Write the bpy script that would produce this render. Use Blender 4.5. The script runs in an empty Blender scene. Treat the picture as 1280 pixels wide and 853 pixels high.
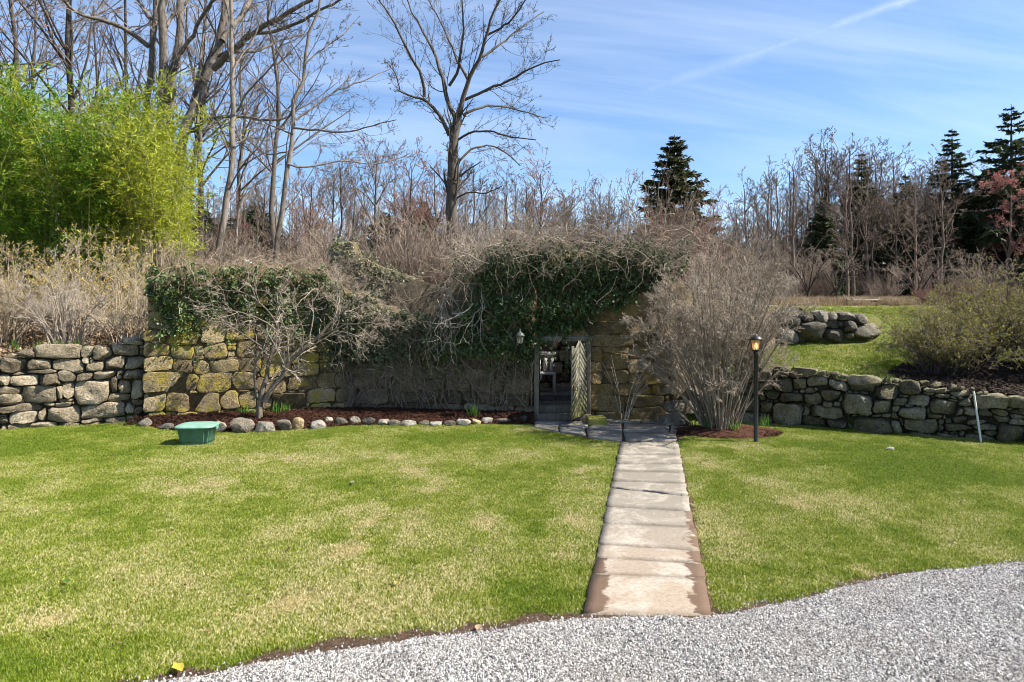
import bpy, bmesh, math
import numpy as np
from mathutils import Vector, Matrix

S = bpy.context.scene
COL = S.collection
F, CX, HY, CAMH = 853.33, 640.0, 378.0, 2.4
R_ = math.radians

# ------------------------------------------------------------------ camera, light, exposure
cam_d = bpy.data.cameras.new('camera')
cam = bpy.data.objects.new('camera', cam_d)
COL.objects.link(cam)
cam.location = (0, 0, CAMH)
cam.rotation_euler = (R_(90), 0, 0)
cam_d.sensor_width = 36
cam_d.lens = 24
cam_d.shift_y = (HY - 426.5) / 1280
cam_d.clip_end = 3000
S.camera = cam

SUN_EL, SUN_AZ = 47.0, -6.5          # elevation; azimuth from +X, negative = on the camera's side of the walls
sd = Vector((math.cos(R_(SUN_EL)) * math.cos(R_(SUN_AZ)), math.cos(R_(SUN_EL)) * math.sin(R_(SUN_AZ)), math.sin(R_(SUN_EL))))
sun_d = bpy.data.lights.new('sun', 'SUN')
sun_d.energy = 5.0
sun_d.angle = R_(0.5)
sun_d.color = (1.0, 0.94, 0.84)
sun = bpy.data.objects.new('sun', sun_d)
COL.objects.link(sun)
sun.rotation_euler = sd.to_track_quat('Z', 'Y').to_euler()
sun.location = (30, -5, 40)

S.view_settings.view_transform = 'Standard'
S.view_settings.look = 'None'
S.view_settings.gamma = 1
S.view_settings.use_curve_mapping = False
S.view_settings.exposure = 1.3
S.cycles.filter_width = 1.0
S.cycles.max_bounces = 6
S.cycles.transparent_max_bounces = 8

W = bpy.data.worlds.new('World')
S.world = W
W.use_nodes = True


class NT:
    """small node-tree writer"""
    def __init__(self, tree):
        self.t = tree
        self.n = tree.nodes
        self.n.clear()

    def add(self, typ, ins=None, **kw):
        nd = self.n.new(typ)
        for k, v in kw.items():
            setattr(nd, k, v)
        for k, v in (ins or {}).items():
            self.set(nd.inputs[k], v)
        return nd

    def set(self, sock, v):
        if hasattr(v, 'links') and hasattr(v, 'node'):
            self.t.links.new(v, sock)
        else:
            if isinstance(v, (tuple, list)) and len(v) == 3 and sock.type == 'RGBA':
                v = (*v, 1)
            sock.default_value = v

    def math(self, op, a, b=0.0, c=0.0, clamp=False):
        nd = self.add('ShaderNodeMath', operation=op, use_clamp=clamp)
        self.set(nd.inputs[0], a); self.set(nd.inputs[1], b); self.set(nd.inputs[2], c)
        return nd.outputs[0]

    def vmath(self, op, a, b=(0, 0, 0), out=0):
        nd = self.add('ShaderNodeVectorMath', operation=op)
        self.set(nd.inputs[0], a); self.set(nd.inputs[1], b)
        return nd.outputs[out]

    def noise(self, vec, scale, detail=4, rough=0.6, dist=0.0):
        nd = self.add('ShaderNodeTexNoise', {'Scale': scale, 'Detail': detail, 'Roughness': rough, 'Distortion': dist})
        if vec is not None:
            self.set(nd.inputs['Vector'], vec)
        return nd.outputs['Fac']

    def ramp(self, fac, stops):
        nd = self.add('ShaderNodeValToRGB')
        self.set(nd.inputs[0], fac)
        e = nd.color_ramp.elements
        while len(e) < len(stops):
            e.new(0.5)
        for el, (p, c) in zip(e, stops):
            el.position = p
            if not isinstance(c, (tuple, list)):
                c = (c, c, c)
            el.color = (*c, 1)
        return nd.outputs[0]

    def mix(self, fac, a, b, blend='MIX'):
        nd = self.add('ShaderNodeMix', data_type='RGBA', blend_type=blend)
        self.set(nd.inputs[0], fac); self.set(nd.inputs[6], a); self.set(nd.inputs[7], b)
        return nd.outputs[2]

    def bump(self, h, strength=0.5, dist=0.02):
        nd = self.add('ShaderNodeBump', {'Strength': strength, 'Distance': dist, 'Height': h})
        return nd.outputs[0]

    def geo(self):
        return self.add('ShaderNodeNewGeometry').outputs['Position']

    def obj(self):
        return self.add('ShaderNodeTexCoord').outputs['Object']

    def rnd(self):
        return self.add('ShaderNodeObjectInfo').outputs['Random']

    def out(self, bsdf):
        o = self.add('ShaderNodeOutputMaterial')
        self.t.links.new(bsdf, o.inputs['Surface'])

    def pbr(self, col, rough=0.8, normal=None, spec=0.3, metal=0.0, extra=None):
        p = self.add('ShaderNodeBsdfPrincipled', {'Base Color': col, 'Roughness': rough, 'Specular IOR Level': spec, 'Metallic': metal})
        if normal is not None:
            self.set(p.inputs['Normal'], normal)
        for k, v in (extra or {}).items():
            self.set(p.inputs[k], v)
        return p.outputs[0]


# sky: Nishita + thin cirrus streaks and one old contrail
nt = NT(W.node_tree)
sky = nt.add('ShaderNodeTexSky', sky_type='NISHITA', sun_disc=False)
sky.sun_elevation = R_(SUN_EL)
sky.sun_rotation = R_(90 - SUN_AZ)
sky.air_density = 1.0
sky.dust_density = 0.6
sky.ozone_density = 2.0
gen = nt.add('ShaderNodeTexCoord').outputs['Generated']
sep = nt.add('ShaderNodeSeparateXYZ', {0: gen})
den = nt.math('ADD', nt.math('MAXIMUM', sep.outputs[2], 0.0), 0.12)
px_ = nt.math('DIVIDE', sep.outputs[0], den)
py_ = nt.math('DIVIDE', sep.outputs[1], den)
pv = nt.add('ShaderNodeCombineXYZ', {0: nt.math('ADD', nt.math('MULTIPLY', px_, 0.35), nt.math('MULTIPLY', py_, 0.10)), 1: nt.math('ADD', nt.math('MULTIPLY', py_, 1.5), nt.math('MULTIPLY', px_, -0.35)), 2: 0.0}).outputs[0]
c1 = nt.noise(pv, 1.1, 6, 0.62, 0.6)
c2 = nt.noise(pv, 0.45, 3, 0.5, 0.2)
cl = nt.math('MULTIPLY', nt.ramp(c1, [(0.40, 0.0), (0.78, 1.0)]), nt.ramp(c2, [(0.35, 0.15), (0.62, 1.0)]))
d1 = Vector(((700 - CX) / F, 1, (HY - 152) / F)).normalized()
d2 = Vector(((1135 - CX) / F, 1, (HY - 0) / F)).normalized()
nn = d1.cross(d2).normalized()
off = nt.math('ADD', nt.vmath('DOT_PRODUCT', gen, tuple(nn), 1), nt.math('MULTIPLY', nt.math('SUBTRACT', nt.noise(gen, 14, 4, 0.6), 0.5), 0.012))
along = nt.vmath('DOT_PRODUCT', gen, tuple((d2 - d1).normalized()), 1)
a1, a2 = d1.dot((d2 - d1).normalized()), d2.dot((d2 - d1).normalized())
prog = nt.math('DIVIDE', nt.math('SUBTRACT', along, a1), a2 - a1)
wid = nt.math('MULTIPLY', nt.math('SUBTRACT', 1.25, nt.math('MINIMUM', prog, 1.1)), 0.020)
wid = nt.math('ADD', wid, 0.0045)
tr = nt.math('SUBTRACT', 1.0, nt.math('DIVIDE', nt.math('ABSOLUTE', off), wid), clamp=True)
tr = nt.math('MULTIPLY', nt.math('POWER', tr, 1.4), nt.ramp(prog, [(0.0, 0.0), (0.35, 0.35), (0.8, 0.75), (1.0, 0.9)]))
tr = nt.math('MULTIPLY', tr, nt.ramp(nt.noise(gen, 22, 5, 0.65), [(0.25, 0.4), (0.6, 1.0)]))
cov = nt.math('MAXIMUM', nt.math('MULTIPLY', cl, 0.5), nt.math('MULTIPLY', tr, 0.42))
skyc = nt.mix(1.0, sky.outputs[0], (0.84, 0.97, 1.12), 'MULTIPLY')
skyc = nt.mix(cov, skyc, (6.6, 7.2, 8.2))
bg = nt.add('ShaderNodeBackground', {'Color': skyc, 'Strength': 0.076})
wo = nt.add('ShaderNodeOutputWorld')
W.node_tree.links.new(bg.outputs[0], wo.inputs['Surface'])

# ------------------------------------------------------------------ helpers
def rng(seed):
    return np.random.default_rng(seed)


def PW(px, py, Y):
    return np.array([(px - CX) / F * Y, Y, CAMH - (py - HY) / F * Y])


def PG(px, py, z=0.0):
    Y = F * (CAMH - z) / (py - HY)
    return np.array([(px - CX) / F * Y, Y, z])


def smooth(t):
    t = np.clip(t, 0, 1)
    return t * t * (3 - 2 * t)


def norm(v):
    return v / np.maximum(np.linalg.norm(v, axis=-1, keepdims=True), 1e-9)


def sn(p, seed, f=1.0):
    """cheap smooth noise in [-1,1] from sines; p (...,2|3)"""
    r = rng(seed)
    out = 0
    tot = 0
    for o in range(5):
        k = r.normal(0, 1, p.shape[-1]) * f * 1.7 ** o * 1.3
        out = out + np.sin(p @ k + r.uniform(0, 6.28)) * 0.72 ** o
        tot += 0.72 ** o
    return out / tot * 1.5


def vn(p, seed, f=1.0, octaves=4):
    """value noise in [-1,1], free of the stripes that sums of sines leave"""
    out, amp, tot = 0.0, 1.0, 0.0
    for o in range(octaves):
        q = p * f + seed * 17.31 + o * 5.7
        i = np.floor(q).astype(np.int64); t = q - i; t = t * t * (3 - 2 * t)
        def hsh(a, b):
            k = (a * 374761393 + b * 668265263 + (seed + o) * 974634777) & 0xffffffff
            k = ((k ^ (k >> 13)) * 1274126177) & 0xffffffff
            return ((k ^ (k >> 16)) & 0xffff) / 32767.5 - 1
        x, y = i[..., 0], i[..., 1]
        v = (hsh(x, y) * (1 - t[..., 0]) + hsh(x + 1, y) * t[..., 0]) * (1 - t[..., 1]) + (hsh(x, y + 1) * (1 - t[..., 0]) + hsh(x + 1, y + 1) * t[..., 0]) * t[..., 1]
        out = out + v * amp; tot += amp; amp *= 0.6; f *= 2.1
    return out / tot * 1.6


def mesh_np(name, V, faces, mat=None, smooth_=False, mats=None, midx=None):
    """faces: list of int arrays (n,k) each"""
    me = bpy.data.meshes.new(name)
    V = np.asarray(V, np.float32)
    me.vertices.add(len(V))
    me.vertices.foreach_set('co', V.ravel())
    loops = np.concatenate([f.ravel() for f in faces]).astype(np.int32)
    tot = np.concatenate([np.full(len(f), f.shape[1], np.int32) for f in faces])
    st = np.concatenate([[0], np.cumsum(tot)[:-1]]).astype(np.int32)
    me.loops.add(len(loops))
    me.loops.foreach_set('vertex_index', loops)
    me.polygons.add(len(tot))
    me.polygons.foreach_set('loop_start', st)
    me.polygons.foreach_set('loop_total', tot)
    if smooth_:
        me.polygons.foreach_set('use_smooth', np.ones(len(tot), bool))
    for m in (mats or ([mat] if mat else [])):
        me.materials.append(m)
    if midx is not None:
        me.polygons.foreach_set('material_index', midx.astype(np.int32))
    me.update(calc_edges=True)
    me.validate()
    return me


def link(name, me, parent=None, loc=None, rotz=0.0):
    o = bpy.data.objects.new(name, me)
    COL.objects.link(o)
    if loc is not None:
        o.location = loc
    if rotz:
        o.rotation_euler = (0, 0, rotz)
    if parent is not None:
        o.parent = parent
    return o


def tag(o, label=None, cat=None, group=None, kind=None):
    if label: o['label'] = label
    if cat: o['category'] = cat
    if group: o['group'] = group
    if kind: o['kind'] = kind
    return o


def thing(name, label, cat, loc=(0, 0, 0), rotz=0.0, group=None):
    o = bpy.data.objects.new(name, None)
    o.empty_display_size = 0.2
    COL.objects.link(o)
    o.location = loc
    o.rotation_euler = (0, 0, rotz)
    return tag(o, label, cat, group)


def dup(root, loc, rotz=0.0, scale=1.0, label=None):
    c = root.copy()
    COL.objects.link(c)
    c.location = loc
    c.rotation_euler = (0, 0, rotz)
    c.scale = (scale,) * 3 if np.isscalar(scale) else scale
    if label:
        c['label'] = label
    for ch in root.children:
        d = ch.copy()
        COL.objects.link(d)
        d.parent = c
        for g in ch.children:
            e = g.copy()
            COL.objects.link(e)
            e.parent = d
    return c


class MB:
    """collects pieces into one mesh"""
    def __init__(self):
        self.V, self.F, self.n = [], {}, 0

    def add(self, V, *faces):
        V = np.asarray(V, float).reshape(-1, 3)
        for f in faces:
            f = np.asarray(f, int)
            self.F.setdefault(f.shape[1], []).append(f + self.n)
        self.V.append(V)
        self.n += len(V)
        return self

    def box(self, c, s, M=None, bev=0.0):
        x, y, z = np.array(s) / 2
        if bev <= 0:
            v = np.array([[i, j, k] for i in (-x, x) for j in (-y, y) for k in (-z, z)])
            f = [[0, 1, 3, 2], [4, 6, 7, 5], [0, 4, 5, 1], [2, 3, 7, 6], [0, 2, 6, 4], [1, 5, 7, 3]]
            if M is not None: v = v @ np.array(M).T
            return self.add(v + np.array(c), f)
        bm = bmesh.new()
        bmesh.ops.create_cube(bm, size=1)
        bmesh.ops.scale(bm, vec=s, verts=bm.verts)
        bmesh.ops.bevel(bm, geom=list(bm.edges), offset=bev, segments=2, affect='EDGES', profile=0.6)
        return self.bm(bm, c, M)

    def bm(self, bm, c=(0, 0, 0), M=None):
        bm.verts.ensure_lookup_table()
        bm.verts.index_update()
        v = np.array([q.co[:] for q in bm.verts])
        if M is not None: v = v @ np.array(M).T
        by = {}
        for f in bm.faces:
            by.setdefault(len(f.verts), []).append([q.index for q in f.verts])
        self.add(v + np.array(c), *[np.array(x) for x in by.values()])
        bm.free()
        return self

    def tubes(self, P, R, sides=4):
        V, Q = tube_arrays(P, R, sides)
        return self.add(V, Q)

    def lathe(self, prof, c=(0, 0, 0), n=16, sx=1.0, sy=1.0, power=2.0):
        prof = np.array(prof, float)
        a = np.arange(n) / n * 2 * np.pi
        ca, sa = np.cos(a), np.sin(a)
        ca2 = np.sign(ca) * np.abs(ca) ** (2 / power)
        sa2 = np.sign(sa) * np.abs(sa) ** (2 / power)
        V = np.stack([prof[:, 0, None] * ca2 * sx, prof[:, 0, None] * sa2 * sy, np.repeat(prof[:, 1, None], n, 1)], -1)
        k = len(prof)
        i, j = np.meshgrid(np.arange(k - 1), np.arange(n), indexing='ij')
        q = np.stack([i * n + j, i * n + (j + 1) % n, (i + 1) * n + (j + 1) % n, (i + 1) * n + j], -1).reshape(-1, 4)
        return self.add(V.reshape(-1, 3) + np.array(c), q)

    def mesh(self, name, mat, smooth_=False):
        return mesh_np(name, np.concatenate(self.V), [np.concatenate(x) for x in self.F.values()], mat, smooth_)

    def build(self, name, mat, parent=None, smooth_=False, loc=None):
        return link(name, self.mesh(name, mat, smooth_), parent, loc)


def tube_arrays(P, R, sides):
    P = np.asarray(P, float); R = np.asarray(R, float)
    if P.ndim == 2:
        P, R = P[None], R[None]
    N, K, _ = P.shape
    T = np.empty_like(P)
    T[:, 1:-1] = P[:, 2:] - P[:, :-2]
    T[:, 0] = P[:, 1] - P[:, 0]
    T[:, -1] = P[:, -1] - P[:, -2]
    T = norm(T)
    ov = norm(P[:, -1] - P[:, 0])
    ref = np.where(np.abs(ov[:, 2:3]) > 0.75, np.array([[1.0, 0.13, 0]]), np.array([[0, 0.13, 1.0]]))
    A = norm(np.cross(T, ref[:, None, :]))
    B = np.cross(T, A)
    a = np.arange(sides) / sides * 2 * np.pi
    V = P[:, :, None, :] + R[:, :, None, None] * (np.cos(a)[None, None, :, None] * A[:, :, None, :] + np.sin(a)[None, None, :, None] * B[:, :, None, :])
    base = (np.arange(N) * K * sides)[:, None, None]
    k = (np.arange(K - 1) * sides)[None, :, None]
    s = np.arange(sides)[None, None, :]
    s2 = (s + 1) % sides
    q = np.stack(np.broadcast_arrays(base + k + s, base + k + s2, base + k + sides + s2, base + k + sides + s), -1).reshape(-1, 4)
    return V.reshape(-1, 3), q


def resample(pts, K):
    pts = np.asarray(pts, float)
    d = np.r_[0, np.cumsum(np.linalg.norm(np.diff(pts, axis=0), axis=1))]
    t = np.linspace(0, d[-1], K)
    # smooth (Catmull-like) by interpolating then averaging
    q = np.stack([np.interp(t, d, pts[:, i]) for i in range(pts.shape[1])], -1)
    for _ in range(2):
        q[1:-1] = 0.25 * q[:-2] + 0.5 * q[1:-1] + 0.25 * q[2:]
    return q


def grow(P, R, n, r, t=(0.3, 1.0), length=(0.3, 0.6), ang=(35, 70), up=0.1, wig=0.15, K=6, rr=0.6, rmin=0.003, tip=0.3, absolute=False, taper=0.5, flat=None):
    """children of the branches P (N,K,3): vectorised"""
    N, Kp, _ = P.shape
    seg = np.linalg.norm(np.diff(P, axis=1), axis=-1)
    L = seg.sum(1)
    idx = np.repeat(np.arange(N), n)
    tt = r.uniform(t[0], t[1], len(idx))
    f = tt * (Kp - 1)
    i0 = np.minimum(f.astype(int), Kp - 2)
    w = (f - i0)[:, None]
    pos = P[idx, i0] * (1 - w) + P[idx, i0 + 1] * w
    tan = norm(P[idx, i0 + 1] - P[idx, i0])
    r0 = R[idx, i0] * (1 - w[:, 0]) + R[idx, i0 + 1] * w[:, 0]
    q = r.normal(0, 1, (len(idx), 3))
    if flat is not None:
        q[:, 1] *= flat
    perp = norm(q - (q * tan).sum(1, keepdims=True) * tan)
    a = np.radians(r.uniform(ang[0], ang[1], len(idx)))[:, None]
    d = tan * np.cos(a) + perp * np.sin(a)
    ln = r.uniform(length[0], length[1], len(idx))
    if not absolute:
        ln = ln * L[idx] * (1 - taper * tt)
    st = (ln / (K - 1))[:, None]
    out = [pos]
    for k in range(K - 1):
        d = norm(d + r.normal(0, wig, d.shape) + np.array([0, 0, up]))
        out.append(out[-1] + d * st)
    C = np.stack(out, 1)
    rad = np.maximum(r0 * rr, rmin)[:, None] * np.linspace(1, tip, K)[None]
    return C, np.maximum(rad, rmin * 0.6)


def leaves_mesh(name, pos, direc, ln, wd, r, mat, droop=0.0, fold=0.0, parent=None, kite=0.4, seg=False):
    """kite-shaped leaves (two triangles each folded on the midrib)"""
    n = len(pos)
    d = norm(direc)
    q = r.normal(0, 1, (n, 3))
    s = norm(np.cross(d, q))
    nn_ = np.cross(s, d)
    ln = np.broadcast_to(ln, (n,))[:, None]; wd = np.broadcast_to(wd, (n,))[:, None]
    a = pos
    b = pos + d * ln * kite + s * wd / 2 + nn_ * wd * fold
    c = pos + d * ln
    e = pos + d * ln * kite - s * wd / 2 + nn_ * wd * fold
    V = np.stack([a, b, c, e], 1).reshape(-1, 3)
    i = np.arange(n)[:, None] * 4
    tris = np.concatenate([i + np.array([[0, 1, 2]]), i + np.array([[0, 2, 3]])])
    return link(name, mesh_np(name, V, [tris], mat), parent)


SRC = {}
def scatter(name, pts, srcs, r, scale=(0.8, 1.2), tilt=0.15, attrs=None, upright=True, label=None, yaw=None):
    """real small pieces set out by geometry nodes: only for what nobody could count"""
    n = len(pts)
    me = bpy.data.meshes.new(name)
    me.vertices.add(n)
    me.vertices.foreach_set('co', np.asarray(pts, np.float32).ravel())
    rot = np.zeros((n, 3), np.float32)
    rot[:, 2] = r.uniform(0, 6.283, n) if yaw is None else yaw
    if upright:
        rot[:, :2] = r.normal(0, tilt, (n, 2))
    else:
        rot[:, :2] = r.uniform(0, 6.283, (n, 2))
    a = me.attributes.new('rot', 'FLOAT_VECTOR', 'POINT'); a.data.foreach_set('vector', rot.ravel())
    sc = r.uniform(scale[0], scale[1], n).astype(np.float32) if not isinstance(scale, np.ndarray) else scale.astype(np.float32)
    a = me.attributes.new('scl', 'FLOAT', 'POINT'); a.data.foreach_set('value', sc)
    a = me.attributes.new('pick', 'INT', 'POINT'); a.data.foreach_set('value', r.integers(0, len(srcs), n).astype(np.int32))
    for k, v in (attrs or {}).items():
        a = me.attributes.new(k, 'FLOAT', 'POINT'); a.data.foreach_set('value', np.asarray(v, np.float32))
    o = link(name, me)
    key = srcs[0].name
    coll = bpy.data.collections.new(name + '_pieces')
    for s_ in srcs:
        coll.objects.link(s_)
    ng = bpy.data.node_groups.new(name, 'GeometryNodeTree')
    ng.interface.new_socket('Geometry', in_out='INPUT', socket_type='NodeSocketGeometry')
    ng.interface.new_socket('Geometry', in_out='OUTPUT', socket_type='NodeSocketGeometry')
    N = ng.nodes; Lk = ng.links
    gi = N.new('NodeGroupInput'); go = N.new('NodeGroupOutput')
    ci = N.new('GeometryNodeCollectionInfo')
    ci.inputs['Collection'].default_value = coll
    ci.inputs['Separate Children'].default_value = True
    ci.inputs['Reset Children'].default_value = True
    ip = N.new('GeometryNodeInstanceOnPoints')
    ip.inputs['Pick Instance'].default_value = True
    def attr(nm, dt):
        q = N.new('GeometryNodeInputNamedAttribute'); q.data_type = dt
        q.inputs['Name'].default_value = nm
        return q.outputs['Attribute']
    er = N.new('FunctionNodeEulerToRotation')
    Lk.new(attr('rot', 'FLOAT_VECTOR'), er.inputs[0])
    Lk.new(gi.outputs[0], ip.inputs['Points'])
    Lk.new(ci.outputs[0], ip.inputs['Instance'])
    Lk.new(er.outputs[0], ip.inputs['Rotation'])
    Lk.new(attr('scl', 'FLOAT'), ip.inputs['Scale'])
    Lk.new(attr('pick', 'INT'), ip.inputs['Instance Index'])
    Lk.new(ip.outputs[0], go.inputs[0])
    m = o.modifiers.new('scatter', 'NODES')
    m.node_group = ng
    tag(o, label, kind='stuff')
    return o


def free_obj(name, me):
    return bpy.data.objects.new(name, me)


def inpoly(x, y, poly):
    poly = np.asarray(poly, float)
    c = np.zeros(np.shape(x), bool)
    j = len(poly) - 1
    for i in range(len(poly)):
        xi, yi = poly[i]; xj, yj = poly[j]
        if yi != yj:
            c ^= ((yi > y) != (yj > y)) & (x < (xj - xi) * (y - yi) / (yj - yi) + xi)
        j = i
    return c
# ------------------------------------------------------------------ materials
def newmat(name):
    m = bpy.data.materials.new(name)
    m.use_nodes = True
    return m, NT(m.node_tree)


def mat_stone(name, dark, mid, light, lichen=None, lich_amt=0.5, moss=None, rough=0.9, sc=1.0, crust=0.38):
    m, t = newmat(name)
    g = t.geo()
    rnd = t.rnd()
    v = t.vmath('ADD', g, t.add('ShaderNodeCombineXYZ', {0: t.math('MULTIPLY', rnd, 37.0), 1: t.math('MULTIPLY', rnd, 11.0), 2: rnd}).outputs[0])
    n1 = t.noise(v, 5 * sc, 7, 0.65)
    n2 = t.noise(v, 28 * sc, 5, 0.7)
    base = t.ramp(t.math('ADD', t.math('MULTIPLY', n1, 0.75), t.math('MULTIPLY', t.math('SUBTRACT', rnd, 0.5), 0.34)), [(0.24, dark), (0.42, mid), (0.58, light)])
    base = t.mix(t.ramp(n2, [(0.34, 0.85), (0.56, 0.0)]), base, tuple(c * 0.4 for c in mid))
    spk = t.noise(v, 70 * sc, 3, 0.6)
    base = t.mix(t.ramp(spk, [(0.56, 0.0), (0.66, 0.55)]), base, tuple(min(1, c * 1.5) for c in light))
    # pale grey crust lichen in patches
    n4 = t.noise(g, 9, 6, 0.7, 0.4)
    base = t.mix(t.ramp(n4, [(0.60, 0.0), (0.66, crust)]), base, (0.43, 0.395, 0.32))
    if lichen:
        n3 = t.noise(g, 2.0, 6, 0.68, 0.3)
        n5 = t.noise(g, 14.0, 5, 0.7)
        f = t.math('ADD', t.math('MULTIPLY', n3, 0.8), t.math('MULTIPLY', n5, 0.25))
        base = t.mix(t.ramp(f, [(0.60 - 0.12 * lich_amt, 0.0), (0.68 - 0.12 * lich_amt, 0.85)]), base, lichen)
    if moss:
        n6 = t.noise(g, 3.5, 6, 0.7, 0.3)
        base = t.mix(t.ramp(n6, [(0.52, 0.0), (0.62, 0.6)]), base, moss)
    h = t.math('ADD', t.math('MULTIPLY', n1, 1.0), t.math('MULTIPLY', n2, 0.5))
    h = t.math('ADD', h, t.math('MULTIPLY', t.noise(v, 11 * sc, 8, 0.75, 0.8), 0.9))
    t.out(t.pbr(base, rough, t.bump(h, 1.0, 0.06), 0.2))
    return m


M = {}
M['stone_tan'] = mat_stone('dry_stone_tan', (0.105, 0.08, 0.05), (0.33, 0.268, 0.18), (0.53, 0.445, 0.325))
M['stone_lichen'] = mat_stone('ruin_stone_lichen', (0.11, 0.078, 0.04), (0.31, 0.235, 0.125), (0.47, 0.375, 0.22), lichen=(0.38, 0.295, 0.045), lich_amt=0.55, crust=0.15)
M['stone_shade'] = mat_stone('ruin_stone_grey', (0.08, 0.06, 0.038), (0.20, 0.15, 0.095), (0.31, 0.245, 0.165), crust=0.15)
M['stone_ochre'] = mat_stone('ruin_stone_ochre', (0.10, 0.072, 0.035), (0.28, 0.2, 0.095), (0.40, 0.305, 0.165), crust=0.15, lichen=(0.36, 0.23, 0.025), lich_amt=0.25)
M['stone_olive'] = mat_stone('dry_stone_olive', (0.065, 0.056, 0.035), (0.19, 0.165, 0.105), (0.33, 0.295, 0.21), moss=(0.16, 0.135, 0.05))
M['boulder'] = mat_stone('boulder_grey', (0.065, 0.055, 0.042), (0.175, 0.155, 0.12), (0.34, 0.31, 0.255))
M['edge_stone'] = mat_stone('edge_rock', (0.09, 0.075, 0.055), (0.25, 0.215, 0.16), (0.41, 0.37, 0.30))
M['edge_pale'] = mat_stone('edge_rock_pale', (0.15, 0.135, 0.115), (0.34, 0.31, 0.265), (0.5, 0.47, 0.42))
M['edge_tan'] = mat_stone('edge_rock_tan', (0.22, 0.15, 0.07), (0.45, 0.34, 0.18), (0.55, 0.46, 0.28))
M['edge_dark'] = mat_stone('edge_rock_dark', (0.05, 0.045, 0.04), (0.12, 0.11, 0.095), (0.22, 0.2, 0.175))


def mat_core(name, c1, c2, sc=6):
    m, t = newmat(name)
    g = t.geo()
    n = t.noise(g, sc, 8, 0.7)
    n2 = t.noise(g, sc * 7, 5, 0.7)
    col = t.mix(t.ramp(n, [(0.35, 0.0), (0.65, 1.0)]), c1, c2)
    col = t.mix(t.ramp(n2, [(0.4, 0.6), (0.6, 0.0)]), col, tuple(c * 0.5 for c in c1))
    t.out(t.pbr(col, 0.95, t.bump(t.math('ADD', n, n2), 1.0, 0.05), 0.1))
    return m


M['core_dark'] = mat_core('wall_joint_earth', (0.05, 0.042, 0.031), (0.12, 0.10, 0.073))
M['core_mortar'] = mat_core('wall_mortar', (0.14, 0.105, 0.06), (0.27, 0.21, 0.125), 9)
M['soil'] = mat_core('bare_soil', (0.085, 0.055, 0.035), (0.16, 0.105, 0.07), 5)
M['mulch'] = mat_core('bark_mulch', (0.07, 0.032, 0.02), (0.16, 0.075, 0.05), 14)
M['mulch_grey'] = mat_core('old_mulch', (0.05, 0.036, 0.028), (0.12, 0.09, 0.07), 12)


def mat_bark(name, c1, c2, sc=3, rnd=0.25, moss=None):
    m, t = newmat(name)
    o = t.obj()
    v = t.vmath('MULTIPLY', o, (1.0, 1.0, 0.25))
    n = t.noise(v, sc * 4, 6, 0.7)
    n2 = t.noise(o, sc * 0.8, 4, 0.6)
    f = t.math('ADD', t.math('MULTIPLY', n, 0.7), t.math('ADD', t.math('MULTIPLY', n2, 0.3), t.math('MULTIPLY', t.math('SUBTRACT', t.rnd(), 0.5), rnd)))
    col = t.ramp(f, [(0.3, c1), (0.65, c2)])
    if moss:
        col = t.mix(t.ramp(t.noise(o, sc * 1.5, 5, 0.7), [(0.55, 0.0), (0.62, 0.7)]), col, moss)
    t.out(t.pbr(col, 0.9, t.bump(n, 0.8, 0.04), 0.15))
    return m


M['bark'] = mat_bark('bark_grey', (0.055, 0.046, 0.038), (0.27, 0.23, 0.195))
M['bark_dark'] = mat_bark('bark_dark', (0.032, 0.027, 0.023), (0.125, 0.104, 0.085))
M['bark_twig'] = mat_bark('twig_brown', (0.10, 0.075, 0.06), (0.25, 0.195, 0.155))
M['twig_grey'] = mat_bark('twig_grey', (0.24, 0.195, 0.155), (0.50, 0.43, 0.35))
M['twig_shrub'] = mat_bark('twig_shrub', (0.155, 0.125, 0.095), (0.44, 0.365, 0.29))
M['brush_brown'] = mat_bark('brush_brown', (0.12, 0.09, 0.07), (0.31, 0.245, 0.19))
M['vine_brown'] = mat_bark('vine_brown', (0.14, 0.11, 0.082), (0.39, 0.32, 0.245))
M['twig_pale'] = mat_bark('vine_pale', (0.26, 0.215, 0.165), (0.56, 0.495, 0.405))
M['twig_tan'] = mat_bark('twig_tan', (0.24, 0.18, 0.12), (0.52, 0.43, 0.31))
M['twig_red'] = mat_bark('twig_red', (0.13, 0.07, 0.055), (0.28, 0.165, 0.135))
M['twig_purple'] = mat_bark('twig_purple', (0.07, 0.052, 0.043), (0.18, 0.137, 0.115))
M['twig_wood'] = mat_bark('wood_edge_twig', (0.085, 0.062, 0.047), (0.23, 0.175, 0.135))
M['bark_lichen'] = mat_bark('bark_lichen', (0.06, 0.049, 0.038), (0.21, 0.172, 0.132), 6)


def mat_leaf(name, c1, c2, c3=None, trans=0.35, rough=0.5, spec=0.4, sc=1.2, by_world=True):
    m, t = newmat(name)
    g = t.geo() if by_world else t.obj()
    n = t.noise(g, sc, 3, 0.6)
    n2 = t.add('ShaderNodeTexWhiteNoise', {'Vector': t.vmath('SNAP', g, (0.05, 0.05, 0.05))}).outputs['Value']
    f = t.math('ADD', t.math('MULTIPLY', n, 0.6), t.math('ADD', t.math('MULTIPLY', n2, 0.4), t.math('MULTIPLY', t.math('SUBTRACT', t.rnd(), 0.5), 0.25)))
    col = t.ramp(f, [(0.25, c1), (0.55, c2), (0.8, c3 or c2)])
    p = t.pbr(col, rough, None, spec)
    if trans:
        tr_ = t.add('ShaderNodeBsdfTranslucent', {'Color': col})
        mx = t.add('ShaderNodeMixShader', {0: trans})
        t.t.links.new(p, mx.inputs[1]); t.t.links.new(tr_.outputs[0], mx.inputs[2])
        p = mx.outputs[0]
    t.out(p)
    return m


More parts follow.
